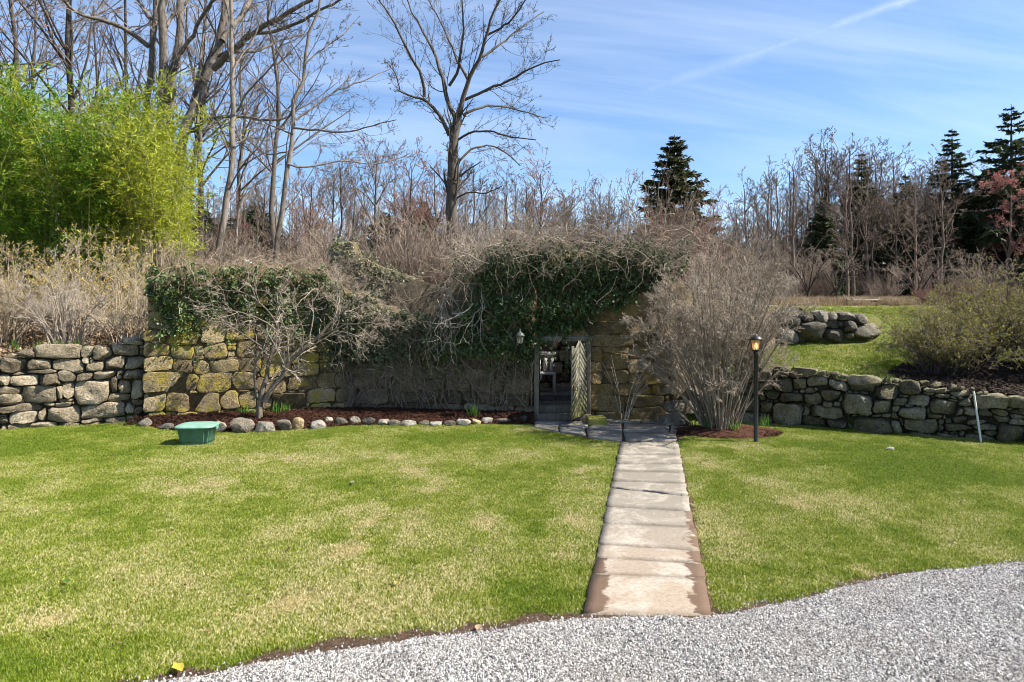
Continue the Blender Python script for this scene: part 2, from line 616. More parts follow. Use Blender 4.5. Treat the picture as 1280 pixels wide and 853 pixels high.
M['ivy'] = mat_leaf('ivy_leaf', (0.04, 0.066, 0.02), (0.09, 0.135, 0.042), (0.18, 0.22, 0.085), 0.2, 0.45, 0.3)
M['ivy_grey'] = mat_leaf('ivy_leaf_dusty', (0.06, 0.075, 0.035), (0.13, 0.155, 0.075), (0.26, 0.265, 0.15), 0.15, 0.5, 0.35)
M['bamboo'] = mat_leaf('bamboo_leaf', (0.045, 0.115, 0.006), (0.14, 0.26, 0.012), (0.33, 0.44, 0.035), 0.5, 0.5, 0.3, 0.5)
M['bamboo_y'] = mat_leaf('bamboo_leaf_yellow', (0.11, 0.16, 0.010), (0.28, 0.33, 0.02), (0.50, 0.50, 0.06), 0.5, 0.5, 0.3, 0.5)
M['needle'] = mat_leaf('conifer_needle', (0.018, 0.03, 0.012), (0.042, 0.062, 0.026), (0.085, 0.105, 0.042), 0.25, 0.6, 0.2, 0.8, False)
M['needle_brown'] = mat_leaf('conifer_needle_olive', (0.035, 0.042, 0.016), (0.075, 0.08, 0.03), (0.12, 0.11, 0.05), 0.25, 0.6, 0.2, 0.8, False)
M['bud_red'] = mat_leaf('red_bud', (0.26, 0.10, 0.08), (0.46, 0.18, 0.15), (0.6, 0.3, 0.25), 0.3, 0.6, 0.2)
M['bud_yellow'] = mat_leaf('yellow_bud', (0.27, 0.21, 0.045), (0.43, 0.345, 0.075), (0.52, 0.43, 0.14), 0.3, 0.6, 0.2)
M['bud_green'] = mat_leaf('green_bud', (0.15, 0.155, 0.03), (0.28, 0.265, 0.06), (0.40, 0.35, 0.12), 0.3, 0.6, 0.2)
M['bud_buff'] = mat_leaf('buff_bud', (0.22, 0.18, 0.12), (0.33, 0.28, 0.2), (0.45, 0.39, 0.29), 0.2, 0.7, 0.2)
M['blade'] = mat_leaf('bulb_leaf', (0.05, 0.12, 0.02), (0.10, 0.22, 0.03), (0.2, 0.32, 0.06), 0.3, 0.45, 0.3)
M['dead_leaf'] = mat_leaf('dead_leaf', (0.11, 0.07, 0.04), (0.24, 0.165, 0.10), (0.4, 0.31, 0.21), 0.15, 0.8, 0.1)
M['dead_grass'] = mat_leaf('dead_grass', (0.2, 0.14, 0.08), (0.34, 0.26, 0.16), (0.46, 0.38, 0.26), 0.25, 0.8, 0.1)

# grass blades: dryness comes with each tuft
def mat_grass():
    m, t = newmat('lawn_blade')
    at = t.add('ShaderNodeAttribute', attribute_name='dry', attribute_type='INSTANCER')
    rnd = t.rnd()
    sepz = t.add('ShaderNodeSeparateXYZ', {0: t.obj()}).outputs[2]
    wn = t.add('ShaderNodeTexWhiteNoise', {'Vector': t.vmath('SNAP', t.geo(), (0.012, 0.012, 0.2))}).outputs['Value']
    g1 = t.ramp(t.math('ADD', t.math('MULTIPLY', wn, 0.6), t.math('MULTIPLY', rnd, 0.4)), [(0.1, (0.095, 0.15, 0.006)), (0.5, (0.225, 0.28, 0.012)), (0.9, (0.39, 0.395, 0.035))])
    g1 = t.mix(t.ramp(at.outputs['Fac'], [(0.02, 0.65), (0.32, 0.0)]), g1, t.ramp(wn, [(0.0, (0.05, 0.10, 0.006)), (1.0, (0.15, 0.25, 0.02))]))
    straw = t.ramp(wn, [(0.0, (0.28, 0.215, 0.07)), (0.5, (0.54, 0.45, 0.19)), (1.0, (0.72, 0.64, 0.40))])
    dry = t.math('ADD', at.outputs['Fac'], t.math('MULTIPLY', t.math('SUBTRACT', wn, 0.5), 0.55))
    col = t.mix(t.ramp(dry, [(0.3, 0.0), (0.72, 1.0)]), g1, straw)
    p = t.pbr(col, 0.55, None, 0.25)
    tr_ = t.add('ShaderNodeBsdfTranslucent', {'Color': col})
    mx = t.add('ShaderNodeMixShader', {0: 0.3})
    t.t.links.new(p, mx.inputs[1]); t.t.links.new(tr_.outputs[0], mx.inputs[2])
    t.out(mx.outputs[0])
    return m


M['grass'] = mat_grass()


def mat_ground():
    m, t = newmat('ground')
    g = t.geo()
    cov_ = t.add('ShaderNodeAttribute', attribute_name='litter', attribute_type='GEOMETRY').outputs['Fac']
    n = t.noise(g, 1.2, 5, 0.65)
    n2 = t.noise(g, 22, 6, 0.7)
    n3 = t.noise(g, 0.35, 4, 0.6)
    gr = t.ramp(n2, [(0.3, (0.035, 0.05, 0.012)), (0.5, (0.085, 0.11, 0.02)), (0.7, (0.15, 0.16, 0.05))])
    gr = t.mix(t.ramp(n, [(0.45, 0.0), (0.7, 0.6)]), gr, (0.18, 0.14, 0.07))
    li = t.ramp(t.math('ADD', t.math('MULTIPLY', n2, 0.6), t.math('MULTIPLY', n3, 0.4)), [(0.3, (0.07, 0.05, 0.035)), (0.5, (0.18, 0.135, 0.09)), (0.7, (0.30, 0.235, 0.16))])
    f = t.math('ADD', cov_, t.math('MULTIPLY', t.math('SUBTRACT', n2, 0.5), 0.5))
    col = t.mix(t.ramp(f, [(0.4, 0.0), (0.6, 1.0)]), gr, li)
    t.out(t.pbr(col, 0.95, t.bump(n2, 0.8, 0.05), 0.1))
    return m


M['ground'] = mat_ground()


def mat_gravel(inst):
    m, t = newmat('gravel_stone' if inst else 'gravel_bed')
    if inst:
        f = t.rnd()
        col = t.ramp(f, [(0.0, (0.07, 0.067, 0.063)), (0.25, (0.21, 0.20, 0.19)), (0.6, (0.42, 0.40, 0.375)), (1.0, (0.74, 0.715, 0.675))])
        col = t.mix(t.ramp(t.noise(t.geo(), 1.3, 4, 0.6), [(0.4, 0.0), (0.65, 0.35)]), col, (0.33, 0.29, 0.245))
        t.out(t.pbr(col, 0.75, None, 0.3))
    else:
        g = t.geo()
        vo = t.add('ShaderNodeTexVoronoi', {'Vector': g, 'Scale': 55.0})
        n = t.add('ShaderNodeTexWhiteNoise', {'Vector': vo.outputs['Position']}).outputs['Value']
        col = t.ramp(n, [(0.0, (0.05, 0.048, 0.045)), (0.5, (0.17, 0.16, 0.15)), (1.0, (0.4, 0.385, 0.36))])
        t.out(t.pbr(col, 0.9, t.bump(t.math('MULTIPLY', vo.outputs['Distance'], -1.0), 0.8, 0.02), 0.2))
    return m


M['gravel'] = mat_gravel(True)
M['gravel_bed'] = mat_gravel(False)


def mat_flag():
    """flagstone: grey weathered at the far end, buff and soil-stained near the drive"""
    m, t = newmat('flagstone')
    g = t.geo()
    rnd = t.rnd()
    y = t.add('ShaderNodeSeparateXYZ', {0: g}).outputs[1]
    n = t.noise(g, 3.0, 7, 0.65, 0.3)
    n2 = t.noise(g, 26, 6, 0.7)
    n3 = t.noise(g, 90, 4, 0.6)
    k = t.math('ADD', t.math('MULTIPLY', t.math('SUBTRACT', n, 0.5), 2.2), t.math('ADD', y, t.math('MULTIPLY', t.math('SUBTRACT', rnd, 0.5), 1.2)))
    base = t.ramp(t.math('DIVIDE', k, 14.0), [(0.38, (0.30, 0.24, 0.18)), (0.47, (0.26, 0.215, 0.168)), (0.57, (0.215, 0.19, 0.155)), (0.75, (0.18, 0.163, 0.133))])
    base = t.mix(t.ramp(t.noise(g, 2.1, 6, 0.7, 0.6), [(0.48, 0.0), (0.60, 0.55)]), base, (0.42, 0.38, 0.325))
    base = t.mix(t.ramp(n2, [(0.36, 0.5), (0.55, 0.0)]), base, (0.17, 0.13, 0.085))
    st = t.math('ADD', t.add('ShaderNodeAttribute', attribute_name='edge', attribute_type='GEOMETRY').outputs['Fac'], t.math('MULTIPLY', t.math('SUBTRACT', n, 0.5), 1.1))
    st = t.math('MULTIPLY', t.ramp(st, [(0.66, 0.0), (0.73, 0.9)]), t.ramp(t.math('DIVIDE', y, 14.0), [(0.52, 1.0), (0.66, 0.12)]))
    base = t.mix(st, base, (0.095, 0.055, 0.034))
    h = t.math('ADD', t.math('MULTIPLY', n2, 0.6), t.math('MULTIPLY', n3, 0.3))
    t.out(t.pbr(base, 0.85, t.bump(h, 0.55, 0.012), 0.25))
    return m


M['flag'] = mat_flag()


def mat_wood(name, c1, c2, moss=None, var=0.3):
    m, t = newmat(name)
    o = t.obj()
    v = t.vmath('MULTIPLY', o, (14.0, 14.0, 1.2))
    n = t.noise(v, 2.0, 6, 0.7)
    col = t.ramp(t.math('ADD', n, t.math('MULTIPLY', t.math('SUBTRACT', t.rnd(), 0.5), var)), [(0.3, c1), (0.65, c2)])
    if moss:
        z = t.add('ShaderNodeSeparateXYZ', {0: t.geo()}).outputs[2]
        f = t.math('ADD', t.math('MULTIPLY', t.noise(t.geo(), 6, 5, 0.7), 1.0), t.math('MULTIPLY', z, -0.45))
        col = t.mix(t.ramp(f, [(0.2, 0.0), (0.42, 0.8)]), col, moss)
    t.out(t.pbr(col, 0.85, t.bump(n, 0.6, 0.01), 0.2))
    return m


M['door_wood'] = mat_wood('door_wood', (0.075, 0.072, 0.052), (0.19, 0.185, 0.14), (0.13, 0.13, 0.04), 0.08)
M['frame_wood'] = mat_wood('frame_wood', (0.08, 0.068, 0.05), (0.2, 0.17, 0.13))
M['mossy_wood'] = mat_wood('mossy_wood', (0.16, 0.14, 0.07), (0.30, 0.27, 0.12), (0.22, 0.22, 0.03))
M['bench_wood'] = mat_wood('bench_wood', (0.4, 0.39, 0.37), (0.6, 0.59, 0.57))
M['rail_wood'] = mat_wood('rail_wood', (0.2, 0.16, 0.12), (0.36, 0.3, 0.24))


def mat_plain(name, c, rough=0.5, spec=0.5, metal=0.0, var=0.15, sc=8, bump=0.1):
    m, t = newmat(name)
    n = t.noise(t.obj(), sc, 5, 0.65)
    col = t.mix(t.ramp(n, [(0.35, 0.0), (0.7, 1.0)]), tuple(x * (1 - var) for x in c), tuple(min(1, x * (1 + var)) for x in c))
    t.out(t.pbr(col, t.ramp(n, [(0.3, rough * 0.8), (0.7, min(1, rough * 1.25))]), t.bump(n, bump, 0.01), spec, metal))
    return m


M['black_metal'] = mat_plain('black_metal', (0.018, 0.018, 0.018), 0.42, 0.5, 0.0)
M['tub_green'] = mat_plain('tub_green', (0.085, 0.205, 0.145), 0.5, 0.45, 0, 0.25, 5, 0.05)
M['tub_lid'] = mat_plain('tub_lid_green', (0.17, 0.31, 0.235), 0.55, 0.4, 0, 0.2, 5, 0.05)
M['grey_metal'] = mat_plain('grey_metal', (0.13, 0.13, 0.12), 0.55, 0.35, 0.2)
M['white_paint'] = mat_plain('white_stake', (0.66, 0.64, 0.60), 0.55, 0.4, 0, 0.15)
M['rust'] = mat_plain('rusty_iron', (0.22, 0.10, 0.045), 0.8, 0.3, 0.2)
M['slab_pale'] = mat_plain('pale_slab', (0.62, 0.59, 0.54), 0.85, 0.2, 0, 0.2, 3, 0.3)


def mat_glass(name, c, alpha_t=0.5):
    m, t = newmat(name)
    tb = t.add('ShaderNodeBsdfTransparent', {'Color': c})
    gl = t.add('ShaderNodeBsdfGlossy', {'Color': (0.9, 0.9, 0.9), 'Roughness': 0.15})
    df = t.add('ShaderNodeBsdfTranslucent', {'Color': c})
    a = t.add('ShaderNodeMixShader', {0: 0.45})
    t.t.links.new(tb.outputs[0], a.inputs[1]); t.t.links.new(df.outputs[0], a.inputs[2])
    b = t.add('ShaderNodeMixShader', {0: 0.12})
    t.t.links.new(a.outputs[0], b.inputs[1]); t.t.links.new(gl.outputs[0], b.inputs[2])
    t.out(b.outputs[0])
    return m


M['lamp_glass'] = mat_glass('lamp_glass', (0.9, 0.8, 0.62))
M['clear_glass'] = mat_glass('clear_glass', (0.85, 0.85, 0.78))


def mat_emit(name, c, s):
    m, t = newmat(name)
    e = t.add('ShaderNodeEmission', {'Color': c, 'Strength': s})
    t.out(e.outputs[0])
    return m


M['bulb'] = mat_emit('bulb_glow', (1.0, 0.55, 0.22), 2.2)
# ------------------------------------------------------------------ ground
WL = np.array([(-60, -6), (-30, 5.0), (-16, 10.3), (-9.72, 12.96), (-7.3, 13.82), (-7.25, 13.55), (-3.45, 14.75), (0.35, 14.05), (3.2, 13.95), (4.6, 13.8), (5.2, 13.47), (8.54, 11.77), (14, 8.95), (40, -4), (80, -24)])


def yfront(x):
    return np.interp(x, WL[:, 0], WL[:, 1])


def ground_z(x, y):
    x = np.asarray(x, float); y = np.asarray(y, float)
    yf = yfront(x)
    b = y > yf + 0.22
    dl = np.clip(y - yf, 0, 200)
    zl = 1.30 + 0.05 * np.minimum(dl, 60) + 0.06 * sn(np.stack([x, y], -1), 3, 0.5)
    zi = np.where(y < 18.2, 0.3, 2.0 + 0.045 * np.clip(y - 18, 0, 60))
    d = (x - 5.2) * 0.46 + (y - 13.47) * 0.887
    s = (x - 5.2) * 0.887 - (y - 13.47) * 0.46
    top = np.clip(0.98 - 0.06 * s, 0.45, 1.1)
    e = np.clip(d / 6.5, 0, 1) ** 1.7
    zr = top + (2.2 - top) * e
    k = smooth((x - 8.7) / 0.9)
    zr = np.where((y > 16.5) & (x < 9.6), 2.18 * (1 - k) + zr * k, zr)
    zr = zr + 0.05 * sn(np.stack([x, y], -1), 5, 0.8) * np.clip(d, 0, 1) + 0.012 * np.clip(y - 24, 0, 80)
    # shoulder joins the ruin's far side to the upper lawn
    z = np.where(x < -7.3, zl, np.where(x < 4.4, zi, zr))
    far = smooth((y - 18.2) / 4)
    kx = smooth((x + 9) / 5)
    zb = zl * (1 - kx) + (2.0 + 0.045 * np.clip(y - 18, 0, 60)) * kx
    kr = smooth((x - 2) / 6)
    zb = zb * (1 - kr) + (2.18 + 0.012 * np.clip(y - 24, 0, 80)) * kr
    z = np.where((y > 18.2) & (x < 9), zb, z)
    z = np.where((x > 4.4) & (x < 6.7) & (y > 16.4), 2.18, z)
    return np.where(b, z, 0.0)


def build_ground():
    def axis(a, b, st, lo, hi):
        m = np.arange(a, b + 1e-6, st)
        l = [a]; s = st
        while l[-1] > lo: s *= 1.35; l.append(max(l[-1] - s, lo))
        h = [b]; s = st
        while h[-1] < hi: s *= 1.35; h.append(min(h[-1] + s, hi))
        return np.r_[l[1:][::-1], m, h[1:]]
    xs = axis(-13, 13, 0.28, -900, 900)
    ys = axis(3, 19.5, 0.28, -300, 1500)
    X, Y = np.meshgrid(xs, ys, indexing='ij')
    Z = ground_z(X, Y)
    V = np.stack([X, Y, Z], -1).reshape(-1, 3)
    nx, ny = len(xs), len(ys)
    i, j = np.meshgrid(np.arange(nx - 1), np.arange(ny - 1), indexing='ij')
    q = np.stack([i * ny + j, (i + 1) * ny + j, (i + 1) * ny + j + 1, i * ny + j + 1], -1).reshape(-1, 4)
    me = mesh_np('ground', V, [q], M['ground'], True)
    x, y = V[:, 0], V[:, 1]
    beh = y > yfront(x) + 0.1
    d = (x - 5.2) * 0.46 + (y - 13.47) * 0.887
    s = (x - 5.2) * 0.887 - (y - 13.47) * 0.46
    lit = np.where(beh & ((x < 6.5) & ~((x > 4.5) & (y < 16.4))), 1.0, 0.0)
    lit = np.where(beh & (x > 4.5) & (y > 27), 1.0, lit)
    a = me.attributes.new('litter', 'FLOAT', 'POINT')
    a.data.foreach_set('value', lit.astype(np.float32))
    tag(link('ground', me), 'green lawn with worn straw patches rising to a wooded bank', kind='structure')


build_ground()

# gravel drive and its bare-soil rim
EDGE = np.array([(-14, -1.5), (-6, 2.75), (-3.2, 3.95), (-2.15, 4.31), (-1.32, 4.685), (-0.5, 4.9), (0, 5.0), (0.51, 5.157), (1.53, 5.2), (2.13, 5.42), (3.06, 5.83), (3.6, 6.03), (4.73, 6.3), (6.5, 6.7), (12, 7.6), (40, 11)])
_ed = resample(EDGE, 400)


def edge_y(x):
    return np.interp(x, _ed[:, 0], _ed[:, 1]) + 0.012 * np.sin(x * 7.3) + 0.02 * np.sin(x * 2.1 + 1) + 0.008 * np.sin(x * 17.0) + 0.006 * np.sin(x * 41.0)


def strip(name, xs, y0, y1, z, mat, n=1):
    rows = [np.stack([xs, y0 + (y1 - y0) * k / n, np.full_like(xs, z)], -1) for k in range(n + 1)]
    V = np.concatenate(rows); m = len(xs)
    i, k = np.meshgrid(np.arange(m - 1), np.arange(n), indexing='ij')
    q = np.stack([k * m + i, k * m + i + 1, (k + 1) * m + i + 1, (k + 1) * m + i], -1).reshape(-1, 4)
    return link(name, mesh_np(name, V, [q], mat))


def soil_w(x):
    w = 0.05 + 0.15 * np.exp(-((x + 0.6) / 1.3) ** 2) + 0.07 * np.exp(-((x + 2.0) / 0.6) ** 2) + 0.05 * np.exp(-((x - 2.0) / 0.8) ** 2) + 0.045 * np.exp(-((x - 3.2) / 0.5) ** 2)
    return w * (1 + 0.5 * np.sin(x * 9.1) * np.sin(x * 4.7 + 1))


gx = np.linspace(-14, 14, 1200)
tag(strip('soil_strip', gx, edge_y(gx) - 0.1, edge_y(gx) + soil_w(gx), 0.005, M['soil']), 'bare brown soil between gravel and lawn', kind='structure')
tag(strip('gravel_drive', gx, np.full_like(gx, -9.0), edge_y(gx), 0.010, M['gravel_bed']), 'pale grey gravel drive', kind='structure')


def pebbles():
    r = rng(7)
    out = []
    for k in range(5):
        bm = bmesh.new()
        bmesh.ops.create_icosphere(bm, subdivisions=1, radius=1)
        s = np.array([1.0, r.uniform(0.65, 0.9), r.uniform(0.45, 0.7)])
        for v in bm.verts:
            v.co = Vector(np.array(v.co[:]) * s * r.uniform(0.82, 1.12))
        me = bpy.data.meshes.new('pebble'); bm.to_mesh(me); bm.free()
        me.materials.append(M['gravel'])
        out.append(free_obj('pebble', me))
    return out


PEB = pebbles()
r = rng(11)
n = 800000
px = r.uniform(-4.5, 7.5, n); py = r.uniform(2.6, 7.2, n)
lim = edge_y(px)
ok = (py < lim - 0.01) & (py > np.abs(px) * 1.24 - 1.2) & (py < lim) & (py > 3.4)
ok |= (py > lim) & (py < lim + soil_w(px) * 0.9 + 0.05) & (r.random(n) < 0.12 * np.exp(-np.clip(py - lim, 0, 1) / 0.06))
px, py = px[ok][:280000], py[ok][:280000]
scatter('gravel', np.stack([px, py, np.full_like(px, 0.014) + r.uniform(0, 0.008, len(px))], -1), PEB, r, scale=np.exp(r.normal(np.log(0.0054), 0.38, len(px))), upright=False, label='loose pale grey gravel of the drive')

# ------------------------------------------------------------------ stones
def stone_mesh(u0, v0, dep, r, mat, rough=1.0, back=0.05):
    """a stone seen on its face, from its outline: local x along the wall, z up, -y out of the wall"""
    n = len(u0)
    w, h = np.ptp(u0), np.ptp(v0)
    tu, tv = r.normal(0, 0.14, 2) * rough
    rings = []
    for (sc, dd) in ((1.0, -back / dep), (1.0, 0.7), (0.97, 0.93), (0.82, 1.0), (0.54, 1.03), (0.27, 1.04)):
        y = dd * dep + ((tu * u0 * sc + tv * v0 * sc) if dd > 0 else 0)
        rings.append(np.stack([u0 * sc, -y * np.ones(n), v0 * sc], -1))
    V = np.concatenate(rings + [np.array([[0, -1.04 * dep, 0]])])
    s_ = max(w, h)
    nz = np.stack([sn(V / s_ * 2.6, int(r.integers(1e6)), 1.0) for _ in range(3)], -1)
    am = np.minimum(w, h) * 0.05 * rough
    V[n:] += nz[n:] * np.array([am * 0.5, min(dep * 0.35, am * 1.5), am * 0.5])
    # chisel: a few random planes knock off corners and split the face into facets
    for _ in range(int(7 * rough + 4)):
        nv = norm(np.array([r.normal(0, 0.55), -1.0, r.normal(0, 0.55)]))
        if r.random() < 0.35: nv = norm(np.array([r.normal(0, 1), -0.5, r.normal(0, 1)]))
        e_ = (V[n:] @ nv)
        c_ = e_.max() - r.uniform(0.06, 0.42) * min(w, h, 2.2 * dep) * 0.5
        V[n:] -= np.maximum(e_ - c_, 0)[:, None] * nv * 0.92
    i = np.arange(n); j = (i + 1) % n
    K = len(rings)
    q = np.concatenate([np.stack([k_ * n + i, k_ * n + j, (k_ + 1) * n + j, (k_ + 1) * n + i], -1) for k_ in range(K - 1)])
    tr = np.stack([(K - 1) * n + i, (K - 1) * n + j, np.full(n, K * n)], -1)
    me = mesh_np('stone', V, [q, tr], mat, True)
    me.set_sharp_from_angle(angle=R_(27))
    return me


class Plane:
    """a vertical wall face from P0 to P1; outward = towards the drive"""
    def __init__(self, P0, P1):
        self.P0 = np.array(P0, float); self.P1 = np.array(P1, float)
        e = self.P1 - self.P0
        self.L = np.linalg.norm(e)
        self.d = e / self.L
        self.rot = math.atan2(self.d[1], self.d[0])
        self.n = np.array([self.d[1], -self.d[0]])

    def px(self, px, py):
        x = (px - CX) / F
        Y = (self.P0[0] * self.d[1] - self.P0[1] * self.d[0]) / (x * self.d[1] - self.d[0])
        return (np.array([x * Y, Y]) - self.P0) @ self.d, CAMH - (py - HY) / F * Y

    def at(self, u, w=0.0):
        return self.P0 + self.d * u + self.n * w


def pack(pl, fixed, top, u0, u1, passes, r, bottom=lambda u: 0.0, gap=0.012, cell=0.02):
    """random packing of roughly rectangular stones into a wall face; top(u), bottom(u)"""
    zt = max(top(u) for u in np.linspace(u0, u1, 60)) + 0.05
    nu, nv = int((u1 - u0) / cell), int((zt + 0.1) / cell)
    uu = u0 + (np.arange(nu) + 0.5) * cell
    vv = -0.1 + (np.arange(nv) + 0.5) * cell
    tt = np.array([top(u) for u in uu]); bb = np.array([bottom(u) for u in uu])
    free = (vv[None] < tt[:, None]) & (vv[None] > bb[:, None] - 0.08)
    out = []
    for (a, b, c, d) in fixed:
        i0, i1 = int((a - u0) / cell), int((c - u0) / cell)
        j0, j1 = int((b + 0.1) / cell), int((d + 0.1) / cell)
        free[max(i0, 0):max(i1, 0), max(j0, 0):max(j1, 0)] = False
    for (wr, hr, tries) in passes:
        cand = np.argwhere(free)
        if not len(cand): break
        # low courses first: stones settle on one another
        cand = cand[r.integers(0, len(cand), tries)]
        for (ci, cj) in cand:
            if not free[ci, cj]: continue
            mw, mh = r.uniform(*wr) / cell, r.uniform(*hr) / cell
            # drop onto what is below
            while cj > 0 and free[ci, cj - 1]: cj -= 1
            while ci > 0 and free[ci - 1, cj] and r.random() < 0.97: ci -= 1
            i0 = i1 = ci; j0 = j1 = cj
            go = True
            while go:
                go = False
                if i1 - i0 + 1 < mw and i1 + 1 < nu and free[i1 + 1, j0:j1 + 1].all(): i1 += 1; go = True
                if i1 - i0 + 1 < mw and i0 > 0 and free[i0 - 1, j0:j1 + 1].all(): i0 -= 1; go = True
                if j1 - j0 + 1 < mh and j1 + 1 < nv and free[i0:i1 + 1, j1 + 1].all(): j1 += 1; go = True
            if (i1 - i0 + 1) < wr[0] / cell * 0.6 or (j1 - j0 + 1) < hr[0] / cell * 0.6: continue
            free[i0:i1 + 1, j0:j1 + 1] = False
            out.append((u0 + i0 * cell, -0.1 + j0 * cell, u0 + (i1 + 1) * cell, -0.1 + (j1 + 1) * cell))
    return out


def lay(pl, rects, parent, r, mats, depth=(0.05, 0.12), gap=0.006, rough=1.0, reach=0.05, warp=0.022, res=0.01, round_=0.22):
    """stones fitted to one another: each takes the part of the face nearest to its own block"""
    R4 = np.array(rects)
    c = np.stack([(R4[:, 0] + R4[:, 2]) / 2, (R4[:, 1] + R4[:, 3]) / 2], -1)
    hw = np.stack([(R4[:, 2] - R4[:, 0]) / 2, (R4[:, 3] - R4[:, 1]) / 2], -1)
    u0, v0 = R4[:, 0].min() - 0.15, R4[:, 1].min() - 0.15
    nu, nv = int((R4[:, 2].max() + 0.15 - u0) / res), int((R4[:, 3].max() + 0.15 - v0) / res)
    U, V = np.meshgrid(u0 + (np.arange(nu) + 0.5) * res, v0 + (np.arange(nv) + 0.5) * res, indexing='ij')
    q = np.stack([U, V], -1)
    s1, s2, s3, s4 = r.integers(0, 10 ** 6, 4)
    Uw = U + warp * sn(q, int(s1), 3.0) + warp * 0.45 * sn(q, int(s2), 11.0)
    Vw = V + warp * sn(q, int(s3), 3.0) + warp * 0.45 * sn(q, int(s4), 11.0)
    best = np.full(U.shape, 1e9); own = np.full(U.shape, -1)
    for k in range(len(R4)):
        m = reach + 0.06
        a0, a1 = int((R4[k, 0] - m - u0) / res), int((R4[k, 2] + m - u0) / res) + 1
        b0, b1 = int((R4[k, 1] - m - v0) / res), int((R4[k, 3] + m - v0) / res) + 1
        a0, b0 = max(a0, 0), max(b0, 0)
        du = np.abs(Uw[a0:a1, b0:b1] - c[k, 0]); dv = np.abs(Vw[a0:a1, b0:b1] - c[k, 1])
        cr = min(hw[k]) * round_
        d = np.hypot(np.maximum(du - hw[k, 0] + cr, 0), np.maximum(dv - hw[k, 1] + cr, 0)) - cr
        better = (d < best[a0:a1, b0:b1]) & (d < reach)
        best[a0:a1, b0:b1][better] = d[better]
        own[a0:a1, b0:b1][better] = k
    for k in range(len(R4)):
        big = max(hw[k]) * 2
        n = 26 if big > 0.45 else (18 if big > 0.16 else 12)
        a = (np.arange(n) + r.uniform(-0.2, 0.2, n)) / n * 2 * np.pi
        # ray directions spaced for an oblong block
        dx, dy = np.cos(a) * hw[k, 0], np.sin(a) * hw[k, 1]
        l_ = np.hypot(dx, dy); dx, dy = dx / l_, dy / l_
        t = np.arange(1, 140) * res * 0.8
        iu = ((c[k, 0] + dx[:, None] * t - u0) / res).astype(int).clip(0, nu - 1)
        iv = ((c[k, 1] + dy[:, None] * t - v0) / res).astype(int).clip(0, nv - 1)
        out = own[iu, iv] != k
        hit = np.where(out.any(1), out.argmax(1), 139) * res * 0.8
        rad = np.maximum(hit - gap, min(hw[k]) * 0.35)
        rad = 0.06 * np.roll(rad, 1) + 0.88 * rad + 0.06 * np.roll(rad, -1)
        w, h = 2 * hw[k]
        dep = r.uniform(*depth) * (0.6 + 0.8 * min(1, min(w, h) / 0.3))
        me = stone_mesh(dx * rad, dy * rad, dep, r, mats[int(r.integers(len(mats)))], rough)
        p = pl.at(c[k, 0])
        link('stone', me, parent, (p[0], p[1], c[k, 1]), pl.rot)


def core(pl, us, tops, bots, thick, inset=0.03):
    """wall body: front, back, top, ends"""
    mb = MB()
    us = np.array(us); n = len(us)
    fr = np.array([np.r_[pl.at(u, -inset)] for u in us]); bk = np.array([np.r_[pl.at(u, -thick)] for u in us])
    f0 = np.c_[fr, bots]; f1 = np.c_[fr, tops]; b0 = np.c_[bk, bots]; b1 = np.c_[bk, tops]
    V = np.concatenate([f0, f1, b1, b0])
    q = []
    for i in range(n - 1):
        for k in range(4):
            k2 = (k + 1) % 4
            q.append([k * n + i, k * n + i + 1, k2 * n + i + 1, k2 * n + i])
    q.append([0, n, 2 * n, 3 * n]); q.append([n - 1, 4 * n - 1, 3 * n - 1, 2 * n - 1])
    mb.add(V, q)
    return mb


def boxes_px(pl, boxes, ox, oy, sc):
    out = []
    for (x0, y0, x1, y1) in boxes:
        a, d = pl.px(ox + x0 / sc, oy + y0 / sc)
        c, b = pl.px(ox + x1 / sc, oy + y1 / sc)
        out.append((a, b, c, d))
    return out


def prof(pl, pts):
    q = np.array([pl.px(*p) for p in pts])
    return lambda u: float(np.interp(u, q[:, 0], q[:, 1]))


# --- dry-stone wall on the far side of the lawn, beside the ruin
r = rng(21)
plL = Plane((-16.2, 10.1), (-7.28, 13.84))
lb = [(95,245,190,275),(175,225,405,275),(400,225,470,265),(470,222,555,285),(555,208,690,262),(620,180,715,208),(0,270,130,345),
(135,275,260,333),(262,280,420,333),(410,266,455,295),(422,298,515,340),(518,270,617,333),(620,262,725,330),
(0,350,55,410),(55,335,130,353),(130,333,290,352),(60,355,205,410),(205,354,310,412),(295,337,380,385),(382,342,462,390),(462,340,580,375),(580,333,615,355),(615,333,725,378),
(0,412,110,445),(120,414,295,492),(295,420,322,475),(322,392,378,470),(378,387,545,500),(548,365,590,445),(590,382,655,450),(657,380,725,475),
(0,447,122,503),(0,507,225,538),(275,492,365,515),(548,454,650,490),(657,480,725,510),
(0,557,45,597),(50,540,193,592),(195,528,232,585),(235,516,402,590),(405,502,640,568),(640,497,678,553),(678,513,725,550),
(40,599,150,625),(152,597,285,618),(288,594,400,612),(402,572,520,592),(522,572,640,600),(645,557,725,590)]
fx = boxes_px(plL, lb, 0, 380, 4)
topL = prof(plL, [(-260, 452), (-100, 450), (0, 447), (24, 445), (45, 440), (100, 438), (118, 437), (138, 432), (155, 426), (180, 420)])
fill = pack(plL, fx, topL, 2.0, plL.L, [((0.3, 0.75), (0.16, 0.32), 400), ((0.12, 0.35), (0.08, 0.16), 600), ((0.06, 0.2), (0.05, 0.1), 900)], r)
wl = thing('dry_stone_wall', 'low tan dry stone wall with brown bare shrubs growing above it', 'wall', (0, 0, 0))
us = np.linspace(0, plL.L, 40)
core(plL, us, [topL(u) - 0.06 for u in us], np.full(40, -0.2), 0.5, 0.02).build('wall_core', M['core_dark'], wl)
fill.sort(key=lambda q: -(q[2] - q[0]) * (q[3] - q[1]))
